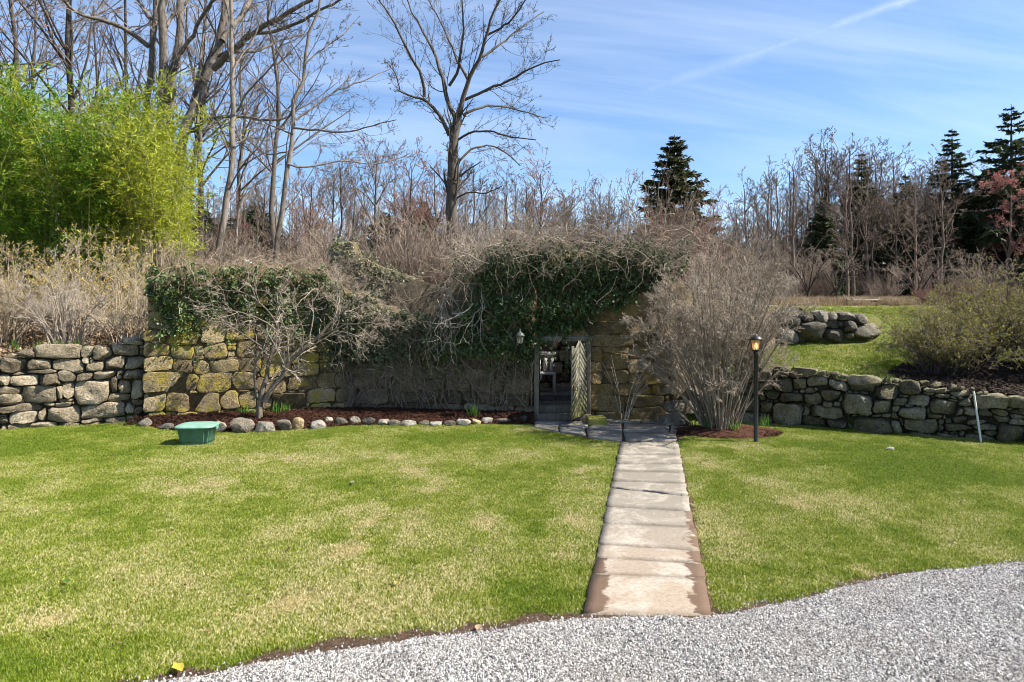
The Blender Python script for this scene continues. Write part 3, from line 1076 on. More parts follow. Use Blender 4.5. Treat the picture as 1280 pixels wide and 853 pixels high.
lay(plL, fx + fill[:215], wl, r, [M['stone_tan']], (0.06, 0.13), 0.003, 1.15, 0.06, 0.03)

# --- retaining wall beside the steps, below the sloping lawn
r = rng(22)
plR = Plane((4.55, 13.806), (14.2, 8.85))
rb = [(100,415,180,485),(30,440,95,480),(185,420,250,480),(180,385,300,425),(90,375,178,413),(252,408,362,468),(365,425,443,490),(445,425,610,485),(567,445,685,510),(690,447,790,498),(792,462,920,495),(862,497,928,522),(930,482,1020,512),
(60,480,128,530),(132,488,246,542),(248,468,292,493),(248,496,318,540),(320,477,410,530),(425,490,563,592),(567,515,655,590),(568,492,600,513),(657,510,725,548),(730,500,850,553),(838,526,962,608),(964,522,1024,568),(1028,500,1205,573),(1210,512,1290,570),
(35,535,103,595),(107,544,242,652),(244,548,272,595),(276,545,440,603),(660,578,693,622),(697,556,823,618),(826,555,838,600),(470,594,656,690),(658,626,700,690),(712,612,875,693),(955,573,990,611),(910,612,940,640),(945,613,1018,640),(1020,612,1140,635),(1065,577,1130,605),(1135,597,1200,625),(1208,573,1285,592),(1205,596,1285,614),(1150,628,1290,725),
(245,600,353,642),(357,607,445,653),(448,625,468,655),(420,657,535,690),(540,652,590,690),(878,645,906,685),(910,644,1038,683),(1042,642,1145,672),(1005,686,1165,728),(855,696,1003,722),(370,657,415,672),(40,600,103,645)]
fx = boxes_px(plR, rb, 940, 360, 3.765)
topR = prof(plR, [(940, 452), (964, 460), (985, 462), (1015, 463), (1060, 472), (1100, 473), (1125, 479), (1150, 479), (1185, 484), (1210, 489), (1235, 492), (1260, 491), (1300, 497), (1400, 512), (1500, 525)])
fill = pack(plR, fx, topR, 0.0, 9.0, [((0.35, 0.8), (0.2, 0.42), 300), ((0.12, 0.35), (0.08, 0.18), 600), ((0.05, 0.18), (0.045, 0.1), 900)], r)
wr = thing('retaining_wall', 'olive brown rubble retaining wall below the sloping lawn, white stake leaning on it', 'wall')
us = np.linspace(0, plR.L, 40)
core(plR, us, [topR(u) - 0.08 for u in us], np.full(40, -0.2), 0.5, 0.03).build('wall_core', M['core_dark'], wr)
fill.sort(key=lambda q: -(q[2] - q[0]) * (q[3] - q[1]))
lay(plR, fx + fill[:200], wr, r, [M['stone_olive']], (0.08, 0.19), 0.003, 1.35, 0.07, 0.04, round_=0.36)

# --- short boulder wall at the top of the slope
r = rng(23)
plU = Plane((6.3, 16.35), (9.1, 16.62))
ub = [(205,160,335,248),(333,152,405,180),(337,184,432,243),(424,142,495,200),(468,170,590,226),(270,118,338,157),(230,125,268,158),(340,122,388,148),(390,124,470,146),(472,132,527,166),(110,100,228,128),(120,130,200,190),(110,195,200,250),(434,204,466,228),(400,150,422,180)]
fx = boxes_px(plU, ub, 940, 360, 3.765)
topU = prof(plU, [(960, 388), (1003, 388), (1062, 392), (1080, 394), (1098, 414), (1110, 420)])
botU = prof(plU, [(960, 430), (1050, 424), (1098, 416), (1110, 414)])
wu = thing('boulder_wall', 'short wall of big grey boulders and flat caps at the top of the lawn slope', 'wall')
us = np.linspace(0, plU.L - 0.35, 14)
core(plU, us, [min(topU(u) - 0.1, 2.12) for u in us], np.full(14, 0.9), 0.6, 0.04).build('wall_core', M['core_dark'], wu)
lay(plU, fx, wu, r, [M['boulder']], (0.14, 0.26), 0.004, 1.35, 0.06, 0.045, round_=0.6)

# --- the ruin's front wall
RT = [(182, 337), (215, 333), (300, 331), (380, 334), (420, 350), (440, 362), (480, 384), (520, 398), (545, 389), (570, 362), (590, 340), (610, 328), (660, 318), (760, 316), (826, 318), (838, 336), (860, 362), (900, 378), (940, 385), (975, 388), (1005, 389)]
ruin = thing('ruin_wall', 'tall ruined stone wall with doorway, overgrown with ivy and vines', 'wall')
A0, A1, B1, D1, C1, E1 = (-7.22, 13.55), (-3.45, 14.75), (0.5, 14.02), (1.56, 14.0), (3.2, 13.95), (6.5, 16.38)
secs = [(A0, A1, 0.0, 'A'), (A1, B1, 0.0, 'B'), (B1, D1, 1.70, 'D'), (D1, C1, 0.0, 'C'), (C1, E1, 0.0, 'E')]
mainA = [(728,205,855,268),(722,272,862,335),(865,208,975,272),(980,205,1020,252),(870,277,960,345),(1022,200,1140,270),(1050,280,1190,335),(725,347,930,440),(962,277,1045,340),(935,347,985,430),(990,347,1160,430),(1162,345,1280,430),(728,452,828,540),(832,452,948,540),(952,445,1098,530),(1100,440,1198,520),(1202,440,1280,520),(720,140,820,190),(825,130,990,195),(1000,110,1130,190),(1140,90,1280,180),(1190,190,1280,270)]
nst = 0
for (p, q, zb, key) in secs:
    r = rng(30 + ord(key))
    pl = Plane(p, q)
    top = prof(pl, RT)
    us = np.linspace(0, pl.L, max(4, int(pl.L / 0.15)))
    tps = np.array([top(u) for u in us]) + r.normal(0, 0.03, len(us))
    core(pl, us, tps, np.full(len(us), zb if zb else -0.2), 0.55, 0.012).build('wall_core', M['core_mortar'], ruin)
    fx = boxes_px(pl, mainA, 0, 380, 4) if key == 'A' else []
    ps = [((0.4, 0.95), (0.2, 0.36), 260), ((0.2, 0.5), (0.12, 0.24), 500), ((0.08, 0.25), (0.06, 0.14), 260), ((0.06, 0.2), (0.1, 0.45), 300)]
    fl = pack(pl, fx, lambda u: min(top(u) - 0.05, 2.6 if key != 'E' else 2.75), 0.02, pl.L - 0.02, ps, r, bottom=lambda u: zb + 0.08 if zb else 0.0)
    fl.sort(key=lambda q_: -(q_[2] - q_[0]) * (q_[3] - q_[1]))
    fl = fl[:{'A': 92, 'B': 64, 'D': 22, 'C': 52, 'E': 50}[key]]
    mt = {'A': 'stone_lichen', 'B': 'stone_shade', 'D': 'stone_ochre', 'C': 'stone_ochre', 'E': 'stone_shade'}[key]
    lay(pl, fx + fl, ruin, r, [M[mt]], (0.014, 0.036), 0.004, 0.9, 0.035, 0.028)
    nst += len(fx) + len(fl)
print('ruin stones', nst)

# timber door frame and the weathered plank door, standing open towards the lawn
zs = 0.20
fr = MB()
fr.box((1.03, 13.95, 1.655), (1.22, 0.16, 0.10), bev=0.012)
fr.box((0.505, 13.96, 0.86), (0.10, 0.14, 1.50), bev=0.01)
fr.box((1.555, 13.96, 0.86), (0.10, 0.14, 1.50), bev=0.01)
fr.build('door_frame', M['frame_wood'], ruin)
MB().box((1.03, 13.93, 0.06), (1.16, 0.24, 0.14), bev=0.015).build('door_sill', M['frame_wood'], ruin)
MB().box((1.03, 14.2, 0.19), (1.0, 0.26, 0.16), bev=0.015).build('step_timber', M['frame_wood'], ruin)
hinge = np.array([1.50, 13.88]); freeE = np.array([1.145, 13.17])
dd = freeE - hinge; DW = np.linalg.norm(dd); dang = math.atan2(dd[1], dd[0])
r = rng(41)
door = MB()
for z in (0.32, 1.3):
    door.box((DW / 2, -0.028, z - 0.12), (DW - 0.06, 0.022, 0.11))
door_o = door.build('door', M['door_wood'], ruin, loc=(hinge[0], hinge[1], 0.12))
door_o.rotation_euler = (0, 0, dang)
door_o['label'] = 'weathered plank door standing open'
pw = DW / 6
for i in range(6):
    hh = 1.38 + r.uniform(-0.05, 0.06)
    o = MB().box((0, 0, 0), (pw - 0.008, 0.025, hh), bev=0.004).build('plank', M['door_wood'], door_o, loc=(pw * (i + 0.5), 0, hh / 2 + r.uniform(0, 0.02)))
for i in range(13):          # herringbone battens nailed on the outer face
    zc = 0.02 + i * 0.115
    for sgn in (-1, 1):
        L_ = DW * 0.5 / math.cos(R_(38))
        M3 = Matrix.Rotation(R_(38) * sgn, 3, 'Y')
        if zc > 1.22: continue
        MB().box((0, 0, 0), (L_ - 0.008, 0.005, 0.092), M3).build('batten', M['door_wood'], door_o, loc=(DW / 2 + sgn * DW * 0.25, 0.0155, zc + 0.16 + r.uniform(-0.012, 0.012)))
MB().box((0, 0, 0), (0.035, 0.03, 0.12), bev=0.008).tubes(np.array([[0, 0.015, -0.045], [0, 0.07, -0.04], [0, 0.075, 0.0], [0, 0.07, 0.04], [0, 0.015, 0.045]]), np.full(5, 0.008), 6).build('handle', M['rust'], door_o, loc=(DW - 0.06, 0.03, 0.62))

# interior seen through the doorway: paved floor, rubble back wall, bench; unseen side wall added for its shade
r = rng(51)
plI = Plane((-3.0, 16.75), (3.2, 16.75))
inw = thing('courtyard_wall', 'rubble wall inside the ruin seen through the open doorway, with an unseen side wall added to shade it', 'wall')
us = np.linspace(0, plI.L, 30)
core(plI, us, np.full(30, 2.9) + r.normal(0, 0.05, 30), np.full(30, 0.1), 0.5, 0.03).build('wall_core', M['core_dark'], inw)
fl = pack(plI, [], lambda u: 2.9, 2.6, 5.4, [((0.25, 0.6), (0.14, 0.3), 260), ((0.1, 0.3), (0.08, 0.16), 400)], r, bottom=lambda u: 0.3)
lay(plI, fl, inw, r, [M['stone_tan']], (0.06, 0.13), 0.006, 1.2)
us = np.linspace(0, 2.6, 10)
plS = Plane((2.75, 16.7), (2.75, 14.1))  # side wall out of view, added to cast diagonal shade on the back wall
core(plS, us, np.full(10, 2.95), np.full(10, 0.1), 0.4, 0.0).build('wall_core', M['core_dark'], inw)
fl = pack(plS, [], lambda u: 2.9, 0.05, 2.5, [((0.25, 0.6), (0.14, 0.3), 200), ((0.1, 0.3), (0.08, 0.16), 300)], r, bottom=lambda u: 0.3)
lay(plS, fl, inw, r, [M['stone_tan']], (0.05, 0.1), 0.006)
fl_ = thing('courtyard_floor', 'grey paved floor inside the ruin', 'paving'); fl_['kind'] = 'structure'; del fl_['category']
for i, x in enumerate(np.arange(-0.6, 2.6, 0.62)):
    for j, y in enumerate((14.85, 15.5, 16.15)):
        MB().box((0, 0, 0), (0.6, 0.63, 0.06), bev=0.01).build('paving_slab', M['slab_pale'] if False else M['boulder'], fl_, loc=(x + 0.1 * (j % 2), y, 0.31 + r.uniform(-0.006, 0.006)))
# stone ledge and white bench
b = thing('garden_bench', 'pale weathered wooden bench inside the doorway', 'bench', (0.55, 15.75, 0.34))
MB().box((0, 0, 0.42), (0.9, 0.4, 0.035), bev=0.008).build('seat', M['bench_wood'], b)
for i in range(6):
    MB().box((-0.37 + i * 0.15, 0.2, 0.64), (0.085, 0.02, 0.36)).build('slat', M['bench_wood'], b)
MB().box((0, 0.2, 0.86), (0.94, 0.05, 0.08), bev=0.01).build('top_rail', M['bench_wood'], b)
for sx in (-0.42, 0.42):
    for sy in (-0.17, 0.19):
        MB().box((sx, sy, 0.21), (0.05, 0.05, 0.42)).build('leg', M['bench_wood'], b)
    MB().box((sx, 0.0, 0.6), (0.05, 0.42, 0.03), bev=0.006).build('armrest', M['bench_wood'], b)

# mossy timber block beside the door, stone steps behind the bare shrub
tag(MB().box((1.66, 13.42, 0.07), (0.36, 0.4, 0.15), bev=0.02).build('timber_step', M['mossy_wood']), 'mossy timber block on the paving by the open door', 'step')
r = rng(52)


def blob(sx, sy, sz, r, mat, sub=2, rough=0.16, flat=False):
    bm = bmesh.new()
    bmesh.ops.create_icosphere(bm, subdivisions=sub, radius=1)
    V = np.array([v.co[:] for v in bm.verts])
    p = 3.0
    V = V / (np.abs(V) ** p).sum(1, keepdims=True) ** (1 / p)
    sd_ = int(r.integers(1e6))
    V = V * (1 + rough * sn(V, sd_, 1.0)[:, None]) * np.array([sx, sy, sz]) * 0.5
    V += np.stack([sn(V * 6, sd_ + k, 1.0) for k in range(3)], -1) * 0.03 * min(sx, sy, sz)
    for _ in range(9):
        nv = norm(r.normal(0, 1, 3) + np.array([0, -0.3, 0.4]))
        e_ = V @ nv
        V -= np.maximum(e_ - e_.max() * r.uniform(0.66, 0.92), 0)[:, None] * nv * 0.9
    fs = np.array([[v.index for v in f.verts] for f in bm.faces])
    bm.free()
    me = mesh_np('rock', V, [fs], mat, True)
    me.set_sharp_from_angle(angle=R_(26))
    return me


for k, (px_, py_, w_, Y_) in enumerate([(842, 530, 0.62, 13.3), (850, 518, 0.62, 13.62), (872, 509, 0.7, 13.95), (905, 497, 0.75, 14.4), (930, 485, 0.8, 14.75)]):
    z = 0.02 + 0.2 * k
    o = link('stone_step', blob(w_ * 1.1, 0.55, 0.27, r, M['edge_stone'], 3, 0.12), None, ((px_ - CX) / F * Y_, Y_, z + 0.09))
    tag(o, ['lowest rough stone step by the paving', 'second rough stone step from the paving', 'third rough stone step, partly behind the bare shrub', 'fourth rough stone step behind the bare shrub', 'topmost rough stone step, below the lawn slope'][k], 'step', 'stone steps behind the bare shrub')

# ------------------------------------------------------------------ path, patio
def lx(y): return 780 - 50 * (y - 530) / 238
def rx(y): return 843 + 47 * (y - 530) / 238


path = thing('path', 'flagstone path from the drive to the ruin', None)
path['kind'] = 'structure'
pb = [PG(lx(y) - e, y, 0.0) for y, e in ((531, 0), (560, 1), (640, 3), (775, 6))] + [PG(rx(y) + e, y, 0.0) for y, e in ((775, 6), (640, 5), (560, 2), (531, 0))]
V = np.array(pb); V[:, 2] = 0.003
link('path_bed', mesh_np('path_bed', V, [np.array([[0, 1, 2, 3, 4, 5, 6, 7]])], M['soil']), path)


def slab(quad, r, parent, mat, top=0.03, nx=12, ny=6, th=0.07, edge=(0.3, 0.8), name='flagstone'):
    """quad: four ground points (near-left, near-right, far-right, far-left)"""
    q = np.array(quad)[:, :2]
    s, t = np.meshgrid(np.linspace(0, 1, nx + 1), np.linspace(0, 1, ny + 1), indexing='ij')
    P = (1 - s)[..., None] * (1 - t)[..., None] * q[0] + s[..., None] * (1 - t)[..., None] * q[1] + s[..., None] * t[..., None] * q[2] + (1 - s)[..., None] * t[..., None] * q[3]
    wob = 0.012
    P = P + np.stack([sn(P * 5, int(r.integers(1e6)), 1.0), sn(P * 5, int(r.integers(1e6)), 1.0)], -1) * wob
    c = P.mean((0, 1))
    tilt = r.normal(0, 0.006, 2)
    Z = top + r.uniform(-0.004, 0.005) + (P - c) @ tilt + 0.0025 * sn(P * 4, int(r.integers(1e6)), 1.0)
    bd = np.minimum(np.minimum(s * nx, (1 - s) * nx), np.minimum(t * ny, (1 - t) * ny))
    Z = Z - np.where(bd < 0.5, 0.0015, 0.0)
    V = np.concatenate([np.c_[P.reshape(-1, 2) - c, Z.ravel()]])
    m = ny + 1
    i, j = np.meshgrid(np.arange(nx), np.arange(ny), indexing='ij')
    f = np.stack([i * m + j, (i + 1) * m + j, (i + 1) * m + j + 1, i * m + j + 1], -1).reshape(-1, 4)
    ring = [i_ * m for i_ in range(nx)] + [nx * m + j_ for j_ in range(ny)] + [i_ * m + ny for i_ in range(nx, 0, -1)] + [j_ for j_ in range(ny, 0, -1)]
    ring = np.array(ring); n0 = len(V)
    low = V[ring].copy(); low[:, 2] = top - th
    V = np.concatenate([V, low])
    k = np.arange(len(ring)); k2 = (k + 1) % len(ring)
    sdf = np.stack([ring[k], n0 + k, n0 + k2, ring[k2]], -1)
    me = mesh_np(name, V, [f, sdf], mat, False)
    a = me.attributes.new('edge', 'FLOAT', 'POINT')
    e = np.zeros(len(V), np.float32)
    if edge:
        q_ = 2 * s - 1
        e[:n0] = (np.clip(-q_, 0, 1) * edge[0] + np.clip(q_, 0, 1) * edge[1]).ravel()
    a.data.foreach_set('value', e)
    return link(name, me, parent, (c[0], c[1], 0))


r = rng(61)
J = [(769.5, 771.5), (None, None), (701, 708), (684.5, 692), (658, 664), (636.5, 642), (None, None), (603.5, 606.5), (591, 592.5), (581.5, 582.5), (570, 571), (553.5, 554)]
rows = [((769.5, 771.5), (722, 726)), ((721, 725), (701, 708)), ((700, 707), (684.5, 692.5)), ((683.5, 691.5), (658, 664)), ((657, 663), (637, 642.5)), ((636, 641.5), (612.6, 623.4)),
        ((612, 623), (604, 606.8)), ((603, 606), (591.5, 592.8)), ((590.5, 592), (582, 583)), ((581.2, 582.2), (570.5, 571)), ((569.8, 570.3), (554, 554.5))]
for k_, ((nl, nr), (fl2, fr2)) in enumerate(rows):
    gp = np.interp(nl, [560, 770], [0.4, 1.3]) if k_ else 0.0
    slab([PG(lx(nl) + 1, nl - gp), PG(rx(nr) - 1, nr - gp), PG(rx(fr2) - 0.7, fr2 + gp * 0.4), PG(lx(fl2) + 0.7, fl2 + gp * 0.4)], r, path, M['flag'], edge=[(1.0, 0.95), (0.85, 0.95), (0.55, 0.9), (0.1, 0.85), (0.2, 0.85), (0.1, 0.6)][k_] if k_ < 6 else (0.2, 0.3))
patio = thing('patio', 'irregular flagstones in front of the doorway', None)
patio['kind'] = 'structure'
pq = [[(782, 552), (846, 552.5), (845, 542), (780, 542)], [(779, 541), (836, 541.5), (836, 531), (780, 530.5)], [(838, 541.5), (866, 541), (860, 532), (838, 531.5)],
      [(735, 548), (778, 552.5), (777, 541.5), (733, 538)], [(734, 537.5), (777, 540.5), (777, 530), (742, 528.5)], [(700, 541), (732, 546), (731, 537.5), (700, 534.5)],
      [(668, 535.5), (698, 540.5), (698, 533.5), (668, 531)], [(700, 533.5), (732, 536.5), (738, 528.5), (712, 528.5)], [(668, 530.2), (699, 532.5), (710, 528.2), (668, 526.5)], [(745, 528), (800, 530), (800, 526.5), (745, 526.5)], [(802, 530), (850, 531), (850, 527), (802, 526.5)]]
for q in pq:
    slab([PG(*p) for p in q], r, patio, M['flag'], nx=8, ny=4, edge=None)
pb = np.array([PG(*p) for p in [(664, 536.5), (700, 543), (735, 550), (782, 554.5), (848, 554), (870, 541), (862, 527), (664, 525)]]); pb[:, 2] = 0.004
link('patio_bed', mesh_np('patio_bed', pb, [np.arange(8)[None]], M['soil']), patio)
pb2 = [PG(779, 553.6), PG(848, 553.6)]

# ------------------------------------------------------------------ planting bed by the wall: bark mulch and edging rocks
BEDF = np.array([PG(px_, py_)[:2] for px_, py_ in [(176, 533), (215, 538), (262, 541.5), (330, 540.5), (380, 537), (430, 533), (480, 531.5), (550, 531), (600, 530.8), (640, 530.8), (664, 530.5)]])
bx = np.linspace(BEDF[0, 0], 0.46, 120)


def bed_front(x): return np.interp(x, BEDF[:, 0], BEDF[:, 1])
def bed_z(x, y):
    f, b_ = bed_front(x), yfront(x)
    t = np.clip((y - f) / np.maximum(b_ - f, 0.05), 0, 1)
    return 0.02 + 0.12 * smooth(t * 2.2) + 0.015 * sn(np.stack([x, y], -1), 9, 4.0)


rowsV = []
for k in range(13):
    t = k / 12
    y = bed_front(bx) * (1 - t) + (yfront(bx) + 0.03) * t
    rowsV.append(np.stack([bx, y, bed_z(bx, y)], -1))
V = np.concatenate(rowsV); m = len(bx)
i, k = np.meshgrid(np.arange(m - 1), np.arange(12), indexing='ij')
tag(link('planting_bed', mesh_np('planting_bed', V, [np.stack([k * m + i, k * m + i + 1, (k + 1) * m + i + 1, (k + 1) * m + i], -1).reshape(-1, 4)], M['mulch'], True)), 'bark-mulched bed along the foot of the ruin wall', kind='structure')
# mulch ring under the bare shrub
MC = PG(908, 541)[:2]
a = np.linspace(0, 2 * np.pi, 49)[:-1]
rad = 1 + 0.06 * np.sin(3 * a) + 0.05 * np.sin(5 * a + 1)
V = [[MC[0], MC[1] + 0.05, 0.11]]
for s_, z in ((0.45, 0.095), (0.8, 0.05), (1.0, 0.003)):
    V += [[MC[0] + 1.02 * s_ * rad[k] * math.cos(a[k]), MC[1] + 0.62 * s_ * rad[k] * math.sin(a[k]), z + (0.012 * math.sin(9 * a[k]) if s_ < 1 else 0)] for k in range(48)]
fs = [np.array([[0, 1 + k, 1 + (k + 1) % 48] for k in range(48)]), np.array([[1 + g * 48 + k, 1 + (g + 1) * 48 + k, 1 + (g + 1) * 48 + (k + 1) % 48, 1 + g * 48 + (k + 1) % 48] for g in range(2) for k in range(48)])]
tag(link('mulch_ring', mesh_np('mulch_ring', V, fs, M['mulch'], True)), 'low mulch mound round the bare shrub', kind='structure')

# mulch mound under the green-budded shrubs above the retaining wall
def mound_mask(x, y):
    d = (x - 5.2) * 0.46 + (y - 13.47) * 0.887
    s = (x - 5.2) * 0.887 - (y - 13.47) * 0.46
    return (d > 0.05) & (d < 2.7 + 0.25 * np.sin(s * 2)) & (s > 1.9 + 0.18 * d + 0.2 * np.sin(d * 3))
gx_, gy_ = np.meshgrid(np.arange(6.5, 16, 0.1), np.arange(8.5, 17.5, 0.1), indexing='ij')
gz_ = ground_z(gx_, gy_)
mk = mound_mask(gx_, gy_) & (gy_ > yfront(gx_) + 0.3)
V = np.stack([gx_, gy_, gz_ + 0.035 + 0.02 * sn(np.stack([gx_, gy_], -1), 12, 3.0)], -1)
nx_, ny_ = gx_.shape
idx = np.arange(nx_ * ny_).reshape(nx_, ny_)
ok = mk[:-1, :-1] & mk[1:, :-1] & mk[1:, 1:] & mk[:-1, 1:]
q = np.stack([idx[:-1, :-1], idx[1:, :-1], idx[1:, 1:], idx[:-1, 1:]], -1)[ok]
tag(link('mulch_mound', mesh_np('mulch_mound', V.reshape(-1, 3), [q], M['mulch_grey'], True)), 'dark old mulch under the budding shrubs', kind='structure')

chips = []
r = rng(71)
for k in range(4):
    mb = MB().box((0, 0, 0), (1, 0.28, 0.1))
    V = mb.V[0]; V += r.normal(0, 0.05, V.shape)
    chips.append(free_obj('chip', mb.mesh('chip', M['mulch'])))
chips2 = [free_obj('chip', (lambda m_: (m_.materials.clear(), m_.materials.append(M['mulch_grey']), m_)[2])(c.data.copy())) for c in chips]
n = 16000
x = r.uniform(-7.5, 0.4, n); y = r.uniform(12.2, 14.6, n)
ok = (y > bed_front(x)) & (y < yfront(x) - 0.02)
x, y = x[ok], y[ok]
scatter('bark_mulch', np.stack([x, y, bed_z(x, y) + 0.012], -1), chips, r, (0.03, 0.085), 0.4, label='red-brown bark mulch in the bed')
n = 3500
aa = r.uniform(0, 6.28, n); rr_ = np.sqrt(r.uniform(0, 1, n))
x = MC[0] + 1.0 * rr_ * np.cos(aa); y = MC[1] + 0.6 * rr_ * np.sin(aa)
scatter('bark_mulch', np.stack([x, y, 0.115 - 0.1 * rr_], -1), chips, r, (0.03, 0.085), 0.4, label='bark mulch round the bare shrub')
n = 12000
x = r.uniform(6.8, 13.5, n); y = r.uniform(9, 16.5, n)
ok = mound_mask(x, y) & (y > yfront(x) + 0.3)
x, y = x[ok], y[ok]
scatter('old_mulch', np.stack([x, y, ground_z(x, y) + 0.055], -1), chips2, r, (0.04, 0.12), 0.5, label='dark mulch and twigs under the budding shrubs')

r = rng(81)
er = []     # (x0,y0,x1,y1 in photo pixels)
for (x0, y0, x1, y1) in [(50,178,122,220),(115,182,160,215),(155,200,230,235),(340,185,395,222),(410,190,500,248),(510,178,628,250),(632,180,730,248),(738,185,818,240),(818,170,878,235),(905,183,988,230),(985,165,1022,210),(1030,173,1105,212),(1105,168,1160,210)]:
    er.append((160 + x0 / 4, 480 + y0 / 4, 160 + x1 / 4, 480 + y1 / 4))
for (x0, y0, x1, y1) in [(525,578,598,610),(600,583,662,612),(660,587,722,615),(722,587,800,615),(808,590,870,612),(870,597,932,617),(940,592,997,617),(1005,580,1070,615),(1077,577,1122,610),(1125,573,1185,605),(1190,575,1265,605)]:
    er.append((320 + x0 / 4, 380 + y0 / 4, 320 + x1 / 4, 380 + y1 / 4))
er += [(638, 522, 648, 530), (650, 521, 660, 530.5)]
labs = {0: 'flat grey edging rock at the shaded wall corner', 2: 'dark edging rock in shade behind the tub', 3: 'small pale edging rock behind the green tub lid', 4: 'edging rock just beside the green tub', 5: 'large dark-veined edging rock beside the tub', 6: 'large pointed edging rock in the bed front',
        8: 'tall brown upright edging rock', 9: 'flat pale edging rock', 10: 'small upright edging rock set back in the mulch', 13: 'mossy dark edging rock in the bed front', 20: 'round bluish grey edging rock below the daffodil tuft', 21: 'rounded tan edging rock below the daffodil tuft',
        22: 'pale edging rock next to the tan one', 23: 'last big flat edging rock before the doorway', 24: 'small edging rock near the doorway', 25: 'dark edging rock nearest the doorway'}
mk = {1: 'edge_dark', 2: 'edge_dark', 8: 'edge_tan', 9: 'edge_pale', 20: 'edge_pale', 21: 'edge_tan', 22: 'edge_pale', 16: 'edge_pale', 13: 'edge_dark', 25: 'edge_dark', 18: 'edge_pale', 12: 'boulder'}
gen = 'pale rough rock edging the mulched bed'
for k, (x0, y0, x1, y1) in enumerate(er):
    Y_ = F * CAMH / (y1 - HY) + 0.12
    w = (x1 - x0) / F * Y_ * 1.04; h = (y1 - y0) / F * Y_ * 1.12
    o = link('edging_rock', blob(w * 0.95, max(0.16, w * r.uniform(0.6, 0.85)), h * 1.0, r, M[mk.get(k, 'edge_stone')], 3, 0.2), None, ((x0 + x1) / 2 / F * Y_ - CX / F * Y_, Y_ + 0.03, h * 0.33), r.uniform(-0.3, 0.3))
    nth = ['first', 'second', 'third', 'fourth', 'fifth', 'sixth', 'seventh', 'eighth', 'ninth', 'tenth', 'eleventh', 'twelfth'][max(0, k - 9)] if 8 < k < 21 else None
    tag(o, labs.get(k, f'rough pale edging rock, {nth} past the brown upright one towards the doorway' if nth else 'blunt grey edging rock between the pointed one and the brown upright one' if k == 7 else 'low dark edging rock in the shaded wall corner'), 'rock', 'rocks edging the mulched bed')
# ------------------------------------------------------------------ grass
def grass_tufts():
    r = rng(101)
    out = []
    for k in range(4):
        n = 46
        a = r.uniform(0, 6.28, n); rad = 0.075 * np.sqrt(r.uniform(0, 1, n))
        b = np.stack([rad * np.cos(a), rad * np.sin(a), np.zeros(n)], -1)
        h = r.uniform(0.012, 0.036, n)
        la = r.uniform(0, 6.28, n)
        ln = np.stack([np.cos(la), np.sin(la), np.zeros(n)], -1) * (h * r.uniform(0.2, 1.0, n))[:, None]
        sd_ = np.stack([-np.sin(la), np.cos(la), np.zeros(n)], -1) * (r.uniform(0.0016, 0.003, n))[:, None]
        up = np.array([0, 0, 1.0]) * h[:, None]
        V = np.stack([b - sd_, b + sd_, b + ln * 0.4 + up * 0.65 + sd_ * 0.8, b + ln * 0.4 + up * 0.65 - sd_ * 0.8, b + ln + up], 1).reshape(-1, 3)
        i = np.arange(n)[:, None] * 5
        out.append(free_obj('tuft', mesh_np('tuft', V, [i + np.array([[0, 1, 2, 3]]), i + np.array([[3, 2, 4]])], M['grass'])))
    return out


TUFT = grass_tufts()
PATHP = [PG(lx(y) - e, y)[:2] for y, e in ((553, 0), (640, 1), (700, 2), (780, 4))] + [PG(rx(y) + e, y)[:2] for y, e in ((780, 4), (700, 3), (640, 2), (553, 0))]
PATIO = [PG(*p)[:2] for p in [(664, 534), (700, 542), (735, 549), (782, 554), (848, 553), (868, 541), (866, 520), (664, 520)]]


def dryness(x, y):
    p = np.stack([x, y], -1)
    d = 0.31 + 0.14 * vn(p, 201, 0.45) + 0.20 * vn(p, 202, 1.6) + 0.14 * vn(p, 203, 7.0, 3)
    # worn straw patches (photo positions) and greener stretches
    for (a, b, s, sy, w) in [(470, 660, 55, 22, 0.42), (430, 690, 60, 16, 0.2), (610, 655, 30, 12, 0.4), (512, 592, 26, 8, 0.4), (540, 610, 40, 10, 0.22), (150, 720, 26, 12, 0.4), (60, 780, 60, 20, 0.25), (735, 590, 26, 10, 0.4), (715, 650, 30, 12, 0.2), (1003, 630, 26, 8, 0.35), (880, 575, 30, 12, 0.3), (930, 560, 30, 6, 0.25),
                           (365, 755, 30, 12, 0.3), (700, 690, 25, 15, 0.1), (1085, 715, 25, 8, 0.35), (250, 610, 80, 14, 0.18), (340, 575, 90, 12, 0.14), (480, 570, 60, 9, 0.14), (640, 560, 60, 12, 0.05)]:
        g = PG(a, b)
        sx_ = s * 0.7 / F * g[1]; sy_ = sy * 0.75 / (b - HY) * g[1]
        d = d + 2.6 * w * np.exp(-((x - g[0]) / sx_) ** 2 - ((y - g[1]) / sy_) ** 2) * np.clip(0.7 + 1.3 * vn(p, 204, 4.0), 0, 2)
    for (a, b, s, sy, w) in [(60, 560, 150, 18, 0.28), (560, 548, 150, 9, 0.18), (1180, 600, 160, 40, 0.22), (1000, 700, 120, 30, 0.1), (940, 720, 60, 20, 0.2), (650, 745, 80, 25, 0.24), (680, 700, 50, 20, 0.2), (1150, 560, 180, 9, 0.2)]:
        g = PG(a, b)
        sx_ = s / F * g[1]; sy_ = sy / (b - HY) * g[1]
        d = d - w * np.exp(-((x - g[0]) / sx_) ** 2 - ((y - g[1]) / sy_) ** 2)
    return d


